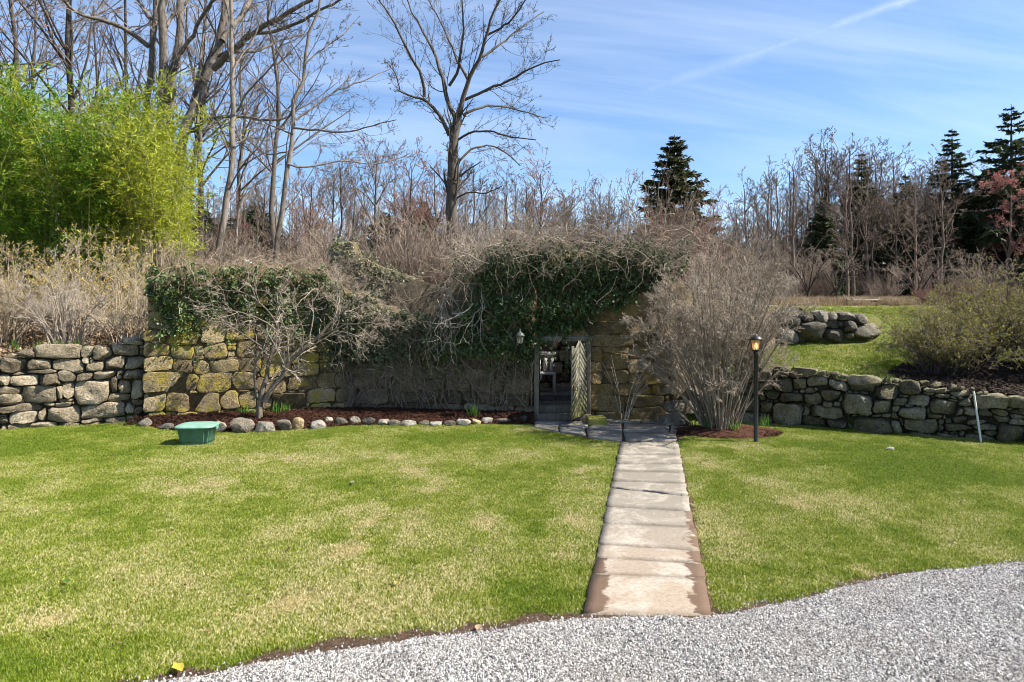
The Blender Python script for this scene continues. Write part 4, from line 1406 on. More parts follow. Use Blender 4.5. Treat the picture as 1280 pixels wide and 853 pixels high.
r = rng(102)
n = 190000
y = 3.5 + (14.4 - 3.5) * r.random(n) ** 1.15
x = r.uniform(-1, 1, n) * (0.80 * y + 1.2)
keep = r.random(n) < 1.0
ok = (y > edge_y(x) + soil_w(x) * 0.85) & (y < yfront(x) - 0.06)
jx = 0.035 * vn(np.stack([x, y], -1), 211, 6.0); jy = 0.03 * vn(np.stack([x, y], -1), 212, 6.0)
ok &= ~inpoly(x + jx - 0.02 * np.sign(x - 1.05 - 0.19 * (y - 9)), y, PATHP) & ~inpoly(x + jx, y + jy, PATIO)
ok &= ~((x > BEDF[0, 0]) & (x < 0.46) & (y > bed_front(x) - 0.02))
ok &= (((x - MC[0]) / 0.98) ** 2 + ((y - MC[1]) / 0.59) ** 2 > 1)
bare = sn(np.stack([x, y], -1), 205, 6.0)
x, y = x[ok], y[ok]
dr = dryness(x, y)
nearE = np.exp(-np.clip(y - edge_y(x), 0, 3) / 0.12)
sc_ = r.uniform(0.5, 0.88, len(x)) * (1 + 0.25 * nearE) * np.where(dr > 0.62, 0.72, 1.0)
dr = dr - 0.06 * nearE
scatter('grass', np.stack([x, y, np.zeros(len(x))], -1), TUFT, r, sc_, 0.12, {'dry': dr}, label='short spring lawn with straw patches')
n = 30000
x = r.uniform(4.4, 16, n); y = r.uniform(9.5, 24, n)
d = (x - 5.2) * 0.46 + (y - 13.47) * 0.887
ok = (y > yfront(x) + 0.3) & ~mound_mask(x, y) & ~((x < 6.6) & (y > 16.2) & (y < 16.9)) & ~((x < 4.9) & (y < 14.9))
ok &= ~((np.abs(y - 16.5) < 0.35) & (x > 6.2) & (x < 9.1)) & (d > 0.2) & (r.random(n) < np.clip(16 / y, 0.3, 1))
x, y = x[ok], y[ok]
scatter('slope_grass', np.stack([x, y, ground_z(x, y) - 0.005], -1), TUFT, r, r.uniform(1.0, 1.9, len(x)), 0.15, {'dry': dryness(x * 1.3, y * 0.7) - 0.03}, label='bright green grass on the slope above the retaining wall')

# ------------------------------------------------------------------ woody plants
def to_world_limb(pts, Y, dy, K, r):
    """photo points -> a limb in space whose distance drifts from Y by dy"""
    q = resample(np.array(pts, float), K)
    s = np.linspace(0, 1, K) ** 1.2
    Ys = Y + dy * s
    return np.stack([(q[:, 0] - CX) / F * Ys, Ys, CAMH - (q[:, 1] - HY) / F * Ys], -1)


def traced_tree(name, label, Y, limbs, seed, mat, levels, base=None, group=None, cat='tree', buds=None, rmin=0.0055):
    """limbs: (points px, r0 px, r1 px, distance drift)"""
    r = rng(seed)
    P, R = [], []
    K = 14
    for (pts, r0, r1, dy) in limbs:
        p = to_world_limb(pts, Y, dy, K, r)
        p[1:-1] += r.normal(0, 0.012, (K - 2, 3)) * np.linalg.norm(p[-1] - p[0]) * 0.35
        P.append(p)
        R.append(np.linspace(r0, r1, K) / F * Y)
    P, R = np.array(P), np.array(R)
    o0 = P[0, 0].copy()
    o0[2] = ground_z(o0[0], o0[1]) if base is None else base
    t = thing(name, label, cat, tuple(o0), group=group)
    P = P - o0
    # carry the main stem(s) down to the ground
    mb = MB()
    first = P[0].copy()
    V0 = np.array([[first[0, 0] - (first[1, 0] - first[0, 0]) * 0.3, first[0, 1], -0.15]])
    if first[0, 2] > 0.2:
        mb.tubes(resample(np.vstack([V0, first[:1]]), 5), np.linspace(R[0, 0] * 1.25, R[0, 0], 5), 8)
    mb.tubes(P, R, 8)
    mb.build('trunk', M[mat[0]], t, True)
    cr = MB()
    a, b = P, R
    for lv in levels:
        a, b = grow(a, b, r=r, rmin=rmin, **lv)
        cr.tubes(a, b, 3)
    cr.build('crown', M[mat[1]], t)
    if buds:
        tips = a[:, -1]
        leaves_mesh('bud', tips, a[:, -1] - a[:, -2], buds[1], buds[1] * 0.5, r, M[buds[0]], parent=t)
    return t


def fan_shrub(name, label, seed, n, h, spread, mats, lv=(7, 6, 4), base_r=0.25, cat='shrub', group=None, buds=None, loc=(0, 0, 0), r0=0.016, rmin=0.0032, curve=0.10, wig=0.09, lens=((0.22, 0.5), (0.2, 0.45), (0.3, 0.6)), ang=((18, 45), (25, 60), (25, 65)), tvar=(0.72, 1.0), t0=0.3, rise=0.06, dome=None):
    """many stems from one stool, each forking into finer twigs"""
    r = rng(seed)
    K = 9
    az = r.uniform(0, 6.283, n)
    tl = spread * np.sqrt(r.uniform(0, 1, n))
    base = np.stack([base_r * np.cos(az) * r.uniform(0, 1, n), base_r * np.sin(az) * r.uniform(0, 1, n), np.full(n, -0.08)], -1)
    tip = np.stack([np.cos(az) * tl, np.sin(az) * tl, h * (r.uniform(*tvar, n) if dome is None else np.where(r.random(n) < 0.74, r.uniform(0.9, 1.03, n), r.uniform(0.5, 0.9, n))) * (np.sqrt(np.clip(1 - 0.62 * (tl / spread) ** 2, 0.05, 1)) if dome is None else 1 - 0.40 * (tl / spread) ** dome)], -1)
    s = np.linspace(0, 1, K)[None, :, None]
    P = base[:, None] * (1 - s) + tip[:, None] * s
    bow = np.stack([np.cos(az), np.sin(az), np.zeros(n)], -1)[:, None] * (np.sin(s * np.pi) * -curve * tl[:, None, None]) + np.array([0, 0, 1.0]) * np.sin(s * np.pi) * curve * h * 0.5
    P = P + bow
    wob = np.cumsum(r.normal(0, wig * h / K * 0.5, (n, K, 3)), 1); wob -= wob[:, :1]
    P = P + wob * 0.6
    zc = h * 0.52
    def shell(Q):      # keeps the tips on the rounded outline
        if dome is None: return Q
        e = np.stack([Q[..., 0] / (spread * 1.12), Q[..., 1] / (spread * 1.12), (Q[..., 2] - zc) / np.where(Q[..., 2] > zc, h * 0.56, h * 0.75)], -1)
        m_ = np.linalg.norm(e, axis=-1)
        f = np.where(m_ > 1, (1 + 0.10 * (m_ - 1)) / np.maximum(m_, 1e-6), 1.0)[..., None]
        o_ = np.array([0, 0, zc])
        return np.where(Q[..., 2:3] > 0.4, o_ + (Q - o_) * f, Q)
    P = shell(P)
    R = (r0 * r.uniform(0.6, 1.2, n))[:, None] * np.linspace(1, 0.3, K)[None]
    t = thing(name, label, cat, tuple(loc), group=group)
    MB().tubes(P, R, 5).build('stem', M[mats[0]], t)
    cr = MB(); a, b = P, R
    for k, m_ in enumerate(lv):
        a, b = grow(a, b, m_, r, (t0 if k == 0 else 0.2, 1.0), lens[k], ang[k], rise, 0.16, 6 if k == 0 else (4 if k == 1 else 3), 0.62, rmin, 0.45, taper=0.35)
        a = shell(a)
        cr.tubes(a, b, 3)
    cr.build('twig', M[mats[1]], t)
    if buds:
        m_, cnt, ln_, wd_ = buds
        i = r.integers(0, len(a), cnt); w = r.uniform(0, 1, cnt)
        k0 = (w * (a.shape[1] - 1)).astype(int).clip(0, a.shape[1] - 2)
        fpos = (w * (a.shape[1] - 1) - k0)[:, None]
        pos = a[i, k0] * (1 - fpos) + a[i, k0 + 1] * fpos
        leaves_mesh('bud', pos, norm(a[i, -1] - a[i, 0]) + r.normal(0, 0.5, (cnt, 3)), r.uniform(0.6, 1.3, cnt) * ln_, wd_, r, M[m_], parent=t)
    return t


def shrub_copy(p, loc, rz, sc, label, mats=None, group=None):
    c = dup(p, loc, rz, sc, label)
    if group: c['group'] = group
    elif 'group' in c: del c['group']
    if mats:
        for ch in c.children:
            if ch.name.startswith(('stem', 'twig')):
                ch.material_slots[0].link = 'OBJECT'
                ch.material_slots[0].material = M[mats]
    return c


LV_BIG = [dict(n=13, t=(0.15, 1.0), length=(0.2, 0.5), ang=(22, 58), up=0.05, wig=0.13, K=7, rr=0.3, tip=0.3),
          dict(n=4, t=(0.15, 1.0), length=(0.25, 0.55), ang=(22, 58), up=0.05, wig=0.16, K=7, rr=0.55, tip=0.4),
          dict(n=5, t=(0.15, 1.0), length=(0.3, 0.6), ang=(22, 60), up=0.03, wig=0.18, K=5, rr=0.6, tip=0.5),
          dict(n=2, t=(0.2, 1.0), length=(0.35, 0.7), ang=(22, 60), up=0.02, wig=0.2, K=3, rr=0.7, tip=0.6)]


def c1(*p): return [(x / 4, y / 4) for x, y in p]
def c2(*p): return [(320 + x / 4, y / 4) for x, y in p]
def c8(*p): return [(320 + x / 4, 380 + y / 4) for x, y in p]


# the many-stemmed tree behind the bamboo, its leaning neighbour, two slim trees, the spreading tree over the ruin
traced_tree('bare_tree', 'big grey bare tree of three upright trunks rising out of the bamboo', 28.0, [
    (c1((738, 900), (740, 540), (760, 300), (775, 120), (785, 0), (800, -160)), 5.0, 3.6, 0.6), (c1((800, 900), (805, 520), (822, 340), (805, 150), (812, 0), (830, -200)), 6.0, 4.5, -0.5), (c1((846, 900), (850, 500), (870, 330), (895, 150), (905, 0), (925, -200)), 6.0, 4.4, 1.0),
    (c1((905, 270), (960, 180), (1040, 30), (1110, -30), (1190, -120)), 2.6, 1.5, -2.5), (c1((745, 235), (640, 150), (560, 110), (420, 85), (340, 40), (300, -30)), 3.2, 1.6, -2.0), (c1((752, 95), (705, 30), (660, -60)), 2.5, 1.5, 1.5), (c1((820, 150), (870, 70), (960, -20), (1010, -100)), 2.4, 1.4, 2.5)],
    301, ('bark', 'bark'), LV_BIG)
traced_tree('bare_tree', 'leaning pale grey bare tree forking beside the three-trunked one', 27.0, [
    (c1((890, 880), (925, 600), (1000, 440), (1060, 320), (1110, 180), (1130, 60), (1120, -60), (1130, -200)), 7.0, 4.0, 0.8), (c1((1065, 345), (1170, 240), (1290, 150), (1420, 80), (1560, 0)), 4.5, 2.0, -2.5), (c1((1112, 205), (1200, 90), (1250, 10), (1300, -100)), 4.0, 2.5, 2.0),
    (c1((955, 655), (1050, 590), (1180, 578), (1290, 602), (1400, 600)), 2.5, 1.2, -3.0), (c1((1000, 880), (1015, 680), (965, 570), (1000, 330), (1030, 100)), 2.6, 1.2, 1.2), (c1((1240, 165), (1340, 170), (1460, 130), (1620, 40), (1740, -10)), 2.6, 1.2, -1.5), (c1((1150, 265), (1290, 260), (1400, 200), (1520, 170)), 2.0, 1.0, 2.0)],
    302, ('bark', 'bark'), LV_BIG)
traced_tree('bare_tree', 'slim grey bare tree standing just right of the leaning one', 24.0, [
    ([(272, 328), (283, 258), (291, 215), (295, 150), (287, 107), (289, 50), (291, -30)], 4.4, 2.2, 0.3), ([(296, 140), (306, 120), (322, 100), (340, 85), (352, 60)], 1.6, 0.7, -1.5), ([(288, 100), (300, 70), (318, 50), (330, 10)], 1.5, 0.7, 1.0), ([(295, 180), (312, 170), (330, 178), (350, 160)], 1.1, 0.5, 1.0), ([(294, 330), (297, 265), (312, 235), (340, 215)], 2.0, 0.7, 1.0)],
    303, ('bark', 'bark_twig'), LV_BIG)
traced_tree('bare_tree', 'slim bare tree with long side branches standing behind the lower wall', 22.0, [
    ([(345, 325), (354, 262), (357, 215), (367, 150), (373, 112), (381, 76), (388, 40), (400, 0), (408, -40)], 3.6, 1.2, 0.3), ([(367, 160), (395, 164), (430, 167), (462, 158), (495, 150)], 1.5, 0.5, -2.0), ([(370, 150), (395, 130), (420, 112), (460, 100), (492, 84)], 1.5, 0.5, 1.8), ([(360, 205), (380, 212), (425, 200), (470, 208), (512, 192)], 1.3, 0.5, 2.0), ([(366, 168), (345, 160), (325, 150), (310, 140)], 1.2, 0.5, 1.0), ([(376, 100), (360, 85), (345, 60), (335, 30)], 1.1, 0.5, -1.0), ([(381, 80), (400, 62), (425, 48), (450, 20)], 1.1, 0.5, 1.0), ([(359, 190), (335, 195), (310, 175)], 1.0, 0.5, 1.0)],
    304, ('bark', 'bark_twig'), LV_BIG)
traced_tree('bare_tree', 'dark spreading bare tree against the sky above the notch in the ruin', 25.0, [
    (c2((978, 1180), (982, 850), (990, 690), (1004, 590)), 7.6, 5.2, 0.0), (c2((968, 680), (930, 590), (880, 530), (840, 490), (790, 490), (710, 452)), 2.8, 0.9, -1.2), (c2((842, 485), (835, 370), (790, 310), (720, 180), (660, 60), (600, -30)), 2.1, 0.7, -2.0), (c2((1002, 592), (950, 530), (945, 440), (900, 280), (870, 200), (800, 120), (740, -30)), 3.1, 0.8, 1.5),
    (c2((1010, 590), (1040, 480), (1060, 400), (1130, 280), (1150, 180), (1180, 80), (1240, -40)), 3.3, 0.9, -1.0), (c2((1060, 400), (1020, 330), (980, 230), (930, 120), (850, -20)), 2.0, 0.7, 2.4), (c2((965, 430), (1010, 375), (1020, 280), (1040, 160), (1030, -40)), 2.0, 0.7, -2.0),
    (c2((1010, 700), (1080, 655), (1180, 655), (1280, 690), (1400, 700)), 1.6, 0.6, -1.5), (c2((1012, 810), (1080, 740), (1180, 720), (1260, 770), (1320, 830)), 1.6, 0.6, 1.5), (c2((1035, 575), (1120, 530), (1240, 530), (1330, 560), (1450, 590)), 1.8, 0.6, 2.5), (c2((1042, 500), (1150, 450), (1280, 395), (1400, 330), (1520, 300)), 2.0, 0.6, -2.2),
    (c2((1130, 285), (1230, 220), (1330, 130), (1440, 60)), 1.6, 0.6, 2.0), (c2((720, 455), (700, 370), (650, 310)), 0.9, 0.4, -1.0), (c2((1150, 180), (1260, 120), (1340, 20), (1380, -60)), 1.5, 0.6, -1.5), (c2((985, 1000), (1060, 960), (1150, 970), (1230, 930)), 1.3, 0.5, -1.0)],
    305, ('bark_dark', 'bark_dark'), [dict(LV_BIG[0], n=14, up=0.10, length=(0.3, 0.6)), dict(LV_BIG[1], n=4, up=0.07), dict(LV_BIG[2], n=4), dict(LV_BIG[3], n=2)])

# generic bare trees: a few grown, then copied
def grown_tree(seed, h, mats, spread=1.0, n1=17, buds=None, sides=3, t1=0.22, deep=(6, 4, 3), r0=0.012):
    r = rng(seed)
    K = 12
    s = np.linspace(0, 1, K)
    P = np.stack([np.cumsum(r.normal(0, 0.012, K)) * h * 0.5, np.cumsum(r.normal(0, 0.012, K)) * h * 0.5, s * h * 0.92 - 0.2], -1)
    P[:, :2] -= P[0, :2]
    P = P[None]
    R = (r0 * h * (1 - 0.88 * s) + 0.012)[None]
    t = thing('bare_tree', 'x', 'tree')
    tr_ = MB().tubes(P, R, 6)
    a, b = grow(P, R, n1, r, (t1, 0.98), (0.3 * spread, 0.58 * spread), (22, 58), 0.07, 0.14, 7, 0.5, 0.012, 0.3, taper=0.62)
    tr_.tubes(a, b, 4)
    tr_.build('trunk', M[mats[0]], t)
    cr = MB()
    for k, m_ in enumerate(deep):
        a, b = grow(a, b, m_, r, (0.2, 1.0), (0.3, 0.6), (20, 60), 0.05, 0.18, 5 if k < 2 else 4, 0.6, 0.013, 0.5)
        cr.tubes(a, b, sides)
    cr.build('crown', M[mats[1]], t)
    if buds:
        i = r.integers(0, len(a), buds[1])
        pos = a[i, r.integers(1, a.shape[1], buds[1])]
        leaves_mesh('bud', pos + r.normal(0, 0.05, pos.shape), r.normal(0, 1, pos.shape), buds[2], buds[2] * 0.6, r, M[buds[0]], parent=t)
    return t


protos = [grown_tree(401, 11, ('bark_twig', 'twig_wood')), grown_tree(402, 12, ('bark_dark', 'twig_purple'), 0.9), grown_tree(403, 9, ('bark_dark', 'twig_wood'), 1.15, 20), grown_tree(404, 13, ('bark_twig', 'bark_twig'), 0.8, 20), grown_tree(405, 8, ('bark_dark', 'twig_red'), 1.25, 22)]
tall = [grown_tree(411, 19, ('bark_dark', 'bark_twig'), 0.8, 20, t1=0.3, r0=0.009, deep=(5, 4, 3)), grown_tree(412, 21, ('bark_dark', 'twig_purple'), 0.75, 20, t1=0.35, r0=0.0085, deep=(5, 4, 3))]
used = set()


def place(p, x, y, rz, sc, label, group):
    z = float(ground_z(x, y)) - 0.1
    if p.name not in used:
        used.add(p.name)
        p.location = (x, y, z); p.rotation_euler = (0, 0, rz); p.scale = (sc,) * 3
        p['label'] = label; p['group'] = group
        return p
    c = dup(p, (x, y, z), rz, sc, label)
    c['group'] = group
    return c


r = rng(420)
# wood beyond the upper lawn
for k in range(82):
    px_ = 905 + (1370 - 905) * (k + r.uniform(0.1, 0.9)) / 82
    Y_ = r.uniform(44, 66)
    topy = np.interp(px_, [900, 940, 990, 1040, 1080, 1130, 1180, 1230, 1290, 1370], [255, 232, 208, 182, 190, 205, 205, 215, 235, 230]) + r.uniform(-24, 44)
    p = protos[int(r.integers(0, 5))] if px_ > 1020 else protos[int(r.choice([0, 1, 3]))]
    h0 = {0: 11, 1: 12, 2: 9, 3: 13, 4: 8}[protos.index(p)]
    x, y = (px_ - CX) / F * Y_, Y_
    hh = CAMH + (HY - topy) / F * Y_ - float(ground_z(x, y))
    place(p, x, y, r.uniform(0, 6.28), hh / h0, ('bare twiggy tree in the thin end of the wood, over the boulder wall' if px_ < 1050 else 'bare twiggy tree in the brown wood around the olive conifers' if px_ < 1180 else 'bare twiggy tree in the reddish end of the wood, under the tall conifers'), 'bare trees in the wood beyond the upper lawn')
# wooded bank behind the ruin
for k in range(44):
    px_ = 215 + (900 - 215) * (k + r.uniform(0.1, 0.9)) / 44
    Y_ = r.uniform(30, 56)
    topy = np.interp(px_, [200, 260, 330, 420, 480, 560, 640, 700, 800, 900], [215, 225, 235, 215, 190, 200, 215, 225, 250, 262]) + r.uniform(-28, 32)
    p = protos[int(r.integers(0, 5))]
    h0 = {0: 11, 1: 12, 2: 9, 3: 13, 4: 8}[protos.index(p)]
    x, y = (px_ - CX) / F * Y_, Y_
    hh = CAMH + (HY - topy) / F * Y_ - float(ground_z(x, y))
    place(p, x, y, r.uniform(0, 6.28), hh / h0, ('bare brown tree on the bank behind the slim pale trees' if px_ < 440 else 'bare brown tree on the bank around the dark spreading tree' if px_ < 640 else 'bare brown tree on the bank behind the overgrown doorway wall'), 'bare trees on the bank behind the ruin')
# tall bare trees high over the bamboo
for k, (px_, Y_) in enumerate([(-40, 30), (12, 33), (45, 38), (88, 31), (120, 40), (165, 36), (-90, 36), (235, 42), (300, 40), (340, 34), (255, 36), (-130, 32)]):
    p = tall[k % 2]
    place(p, (px_ - CX) / F * Y_, Y_, r.uniform(0, 6.28), r.uniform(0.88, 1.1), 'tall bare tree high over the bamboo', 'tall bare trees behind the bamboo')
red = grown_tree(431, 9, ('bark_twig', 'twig_red'), 0.9, 20, buds=('bud_red', 2200, 0.11))
place(red, (1256 - CX) / F * 48, 48, 0.4, 1.12, 'red-budded tree at the edge of the wood by the tall conifers', None)
if 'group' in red: del red['group']

# conifers
def conifer(seed, h, rad, mat, label, loc, whorls=30, group=None, gappy=0.0):
    r = rng(seed)
    t = thing('conifer', label, 'tree', loc, group=group)
    MB().tubes(np.array([[0, 0, -0.3], [0.03, 0, h * 0.5], [0, 0, h * 0.99]]), np.array([h * 0.018, h * 0.011, 0.02]), 7).build('trunk', M['bark_dark'], t)
    P = []
    for k in range(whorls):
        f = (k + r.uniform(0, 0.6)) / whorls
        z0_ = h * (0.06 + 0.93 * f)
        nb = int(r.integers(6, 11))
        L = rad * (1 - f) ** 0.85 + 0.12
        for a in (np.arange(nb) / nb + r.uniform(0, 1)) * 6.283 + r.normal(0, 0.2, nb):
            if r.random() < gappy: continue
            z = z0_ + r.normal(0, 0.016) * h * (1.1 - f)
            l = L * r.uniform(0.5, 1.15)
            s = np.linspace(0, 1, 6)
            rise = 0.35 - 0.55 * (1 - f)
            P.append(np.stack([np.cos(a) * s * l, np.sin(a) * s * l, z + l * (rise * s - 0.28 * s ** 2 + 0.16 * s ** 4)], -1))
    P = np.array(P)
    R = np.full(P.shape[:2], 0.02) * np.linspace(1, 0.3, 6)
    MB().tubes(P, R, 3).build('branch', M['bark_dark'], t)['kind'] = 'stuff'
    N = len(P); per = 54
    idx = np.repeat(np.arange(N), per)
    s = r.uniform(0.1, 1.0, len(idx)) * 4.999
    i0 = s.astype(int); w = (s - i0)[:, None]
    pos = P[idx, i0] * (1 - w) + P[idx, i0 + 1] * w
    tan = norm(P[idx, i0 + 1] - P[idx, i0])
    side = np.cross(tan, np.array([0, 0, 1.0])) * r.choice([-1, 1], len(idx))[:, None]
    dr_ = norm(tan * 0.7 + side * r.uniform(0.2, 1.0, len(idx))[:, None] + np.array([0, 0, -0.35]) + r.normal(0, 0.3, pos.shape))
    ln = np.linalg.norm(P[idx, -1] - P[idx, 0], axis=1) * 0.2 + 0.13
    leaves_mesh('foliage', pos, dr_, ln * r.uniform(0.7, 1.2, len(idx)), ln * 0.3, r, M[mat], parent=t)
    return t


for (seed, px_, topy, Y_, rad, mat, lab, gp) in [
    (501, 843, 167, 38, 3.6, 'needle_brown', 'dark spire-shaped conifer behind the reddish thicket', 0.05), (502, 1190, 158, 52, 3.4, 'needle', 'dark conifer with a ragged top above the red-tinged wood', 0.15), (503, 1264, 128, 50, 5.2, 'needle', 'tallest broad dark conifer over the red-budded tree', 0.22),
    (504, 1077, 190, 54, 2.8, 'needle_brown', 'olive brown conifer amid the bare wood', 0.12), (505, 1132, 216, 58, 3.0, 'needle_brown', 'low olive conifer half hidden in the bare wood', 0.15), (506, 1030, 245, 50, 2.4, 'needle', 'small dark conifer low in the bare wood', 0.12),
    (507, 318, 255, 55, 5.5, 'needle', 'rounded dark conifer on the bank behind the slim bare trees', 0.1), (508, 528, 250, 60, 4.5, 'needle_brown', 'dull dark conifer on the bank left of the spreading tree', 0.1), (509, 255, 262, 60, 5.0, 'needle', 'dark conifer on the bank at the edge of the bamboo', 0.1), (510, 480, 265, 62, 4.5, 'needle', 'dark conifer low on the bank between bare trees', 0.1), (511, 1310, 150, 55, 5.0, 'needle', 'broad dark conifer behind the tallest one', 0.15)]:
    x, y = (px_ - CX) / F * Y_, Y_
    z = float(ground_z(x, y))
    conifer(seed, CAMH + (HY - topy) / F * Y_ - z, rad, mat, lab, (x, y, z), 34 if rad < 5 else 30, None, gp)

# far wood: reads as one mass of trunks and twigs
fw = []
for k in range(3):
    r = rng(440 + k)
    s = np.linspace(0, 1, 6)
    P = np.stack([np.zeros(6), np.zeros(6), s * 9], -1)[None]
    R = (0.12 * (1 - 0.8 * s))[None]
    mb = MB().tubes(P, R, 4)
    a, b = P, R
    for m_, ln_ in ((16, (0.25, 0.5)), (7, (0.3, 0.55)), (6, (0.3, 0.6))):
        a, b = grow(a, b, m_, r, (0.1, 1.0), ln_, (20, 60), 0.06, 0.15, 4, 0.6, 0.015, 0.5)
        mb.tubes(a, b, 3)
    fw.append(free_obj('wood', mb.mesh('wood', M[('twig_purple', 'twig_wood', 'bark_twig')[k]])))
r = rng(444)
n = 520
Y_ = r.uniform(62, 105, n); px_ = r.uniform(-250, 1500, n)
x = (px_ - CX) / F * Y_
scatter('far_wood', np.stack([x, Y_, ground_z(x, Y_)], -1), fw, r, np.interp(px_, [-250, 300, 600, 850, 930, 1100, 1300], [1.1, 1.0, 0.85, 0.7, 0.75, 1.2, 1.2]) * r.uniform(0.8, 1.2, n), 0.05, label='far bare wood behind everything')
# understory brush on the bank: low, uncountable
br = []
for k in range(4):
    r = rng(450 + k)
    n = 26
    az = r.uniform(0, 6.28, n); tl = r.uniform(0.2, 1.1, n)
    s = np.linspace(0, 1, 5)[None, :, None]
    P = np.stack([np.cos(az) * tl, np.sin(az) * tl, r.uniform(0.9, 1.9, n)], -1)[:, None] * s
    P = P + np.cumsum(r.normal(0, 0.06, P.shape), 1)
    R = np.full((n, 5), 0.012) * np.linspace(1, 0.5, 5)
    mb = MB().tubes(P, R, 3)
    a, b = grow(P, R, 6, r, (0.3, 1), (0.3, 0.5), (20, 60), 0.05, 0.15, 4, 0.7, 0.006, 0.5); mb.tubes(a, b, 3)
    a, b = grow(a, b, 4, r, (0.3, 1), (0.3, 0.6), (20, 60), 0.05, 0.15, 4, 0.7, 0.005, 0.5); mb.tubes(a, b, 3)
    br.append(free_obj('brush', mb.mesh('brush', M[('brush_brown', 'bark_twig', 'brush_brown', 'twig_purple')[k]])))
r = rng(455)
n = 620
Y_ = r.uniform(19.5, 46, n) ; px_ = r.uniform(-160, 960, n)
x = (px_ - CX) / F * Y_
ok = (px_ > 225) | (Y_ > 26)
x, Y2, = x[ok], Y_[ok]
scatter('brush', np.stack([x, Y2, ground_z(x, Y2)], -1), br, r, r.uniform(0.7, 1.5, len(x)), 0.1, label='brown leafless brush covering the bank behind the ruin')
n = 60
Y_ = r.uniform(40, 54, n); px_ = r.uniform(900, 1500, n); x = (px_ - CX) / F * Y_
scatter('brush', np.stack([x, Y_, ground_z(x, Y_)], -1), br, r, r.uniform(0.6, 1.3, n), 0.1, label='brown leafless brush along the edge of the wood')
# tall dead grass behind the upper lawn
dg = []
for k in range(3):
    r = rng(460 + k); n = 60
    pos = np.stack([r.normal(0, 0.16, n), r.normal(0, 0.16, n), np.zeros(n)], -1)
    o = leaves_mesh('dead', pos, np.array([0, 0, 1.0]) + r.normal(0, 0.28, (n, 3)), r.uniform(0.35, 0.8, n), 0.03, r, M['dead_grass'])
    COL.objects.unlink(o); dg.append(o)
r = rng(463); n = 3200
Y_ = r.uniform(27.5, 38, n); px_ = r.uniform(900, 1450, n); x = (px_ - CX) / F * Y_
scatter('tall_dead_grass', np.stack([x, Y_, ground_z(x, Y_)], -1), dg, r, r.uniform(0.25, 0.6, n), 0.1, label='tall dead buff grass beyond the upper lawn')
n = 1500
Y_ = r.uniform(19, 34, n); px_ = r.uniform(200, 900, n); x = (px_ - CX) / F * Y_
scatter('dead_grass', np.stack([x, Y_, ground_z(x, Y_)], -1), dg, r, r.uniform(0.5, 1.0, n), 0.1, label='dead grass on the bank behind the ruin')
dl = []
for k in range(3):
    r = rng(470 + k)
    o = leaves_mesh('leaf', np.zeros((3, 3)) + r.normal(0, 0.05, (3, 3)), r.normal(0, 1, (3, 3)) * np.array([1, 1, 0.3]), 0.09, 0.06, r, M['dead_leaf'])
    COL.objects.unlink(o); dl.append(o)
r = rng(473); n = 9000
x = r.uniform(-15, -7.2, n); y = r.uniform(11.5, 19, n); ok = y > yfront(x) + 0.25; x, y = x[ok], y[ok]
scatter('fallen_leaves', np.stack([x, y, ground_z(x, y) + 0.02], -1), dl, r, (0.6, 1.2), 0.5, label='fallen leaves under the shrubs above the dry stone wall')

r = rng(474); n = 420
y = 4.6 + 8.6 * r.random(n); x = r.uniform(-1, 1, n) * 0.8 * y
ok = (y > edge_y(x) + 0.1) & (y < yfront(x) - 0.9) & ~inpoly(x, y, PATHP) & ~inpoly(x, y, PATIO); x, y = x[ok], y[ok]
scatter('lawn_litter', np.stack([x, y, np.full(len(x), 0.02)], -1), dl, r, (0.12, 0.4), 0.4, label='stray dead leaves and bits on the lawn')

# ------------------------------------------------------------------ bamboo grove
def bamboo(seed, h, leafm, cane, t0=0.26):
    r = rng(seed)
    t = thing('bamboo', 'x', 'bamboo')
    K = 14; s = np.linspace(0, 1, K)
    az = r.uniform(0, 6.28); lean = r.uniform(0.4, 1.3)
    P = np.stack([np.cos(az) * lean * s ** 2.6, np.sin(az) * lean * s ** 2.6, h * (s - 0.10 * s ** 4) - 0.1], -1)[None]
    R = (0.021 * (1 - 0.85 * s))[None]
    MB().tubes(P, R, 5).build('culm', M[cane], t)
    a, b = grow(P, R, 42, r, (t0, 1.0), (0.35, 0.95), (35, 75), 0.0, 0.12, 6, 0.3, 0.003, 0.5, absolute=True)
    a2, b2 = grow(a, b, 4, r, (0.2, 1.0), (0.2, 0.42), (25, 65), -0.05, 0.15, 4, 0.6, 0.002, 0.5, absolute=True)
    MB().tubes(a, b, 3).tubes(a2, b2, 3).build('twig', M[cane], t)
    n = 1000
    i = r.integers(0, len(a2), n)
    pos = a2[i, r.integers(0, 4, n)] + r.normal(0, 0.03, (n, 3))
    d = norm(a2[i, -1] - a2[i, 0]) + r.normal(0, 0.55, (n, 3)) + np.array([0, 0, -0.25])
    leaves_mesh('foliage', pos, d, r.uniform(0.13, 0.24, n), 0.034, r, M[leafm], parent=t)
    return t


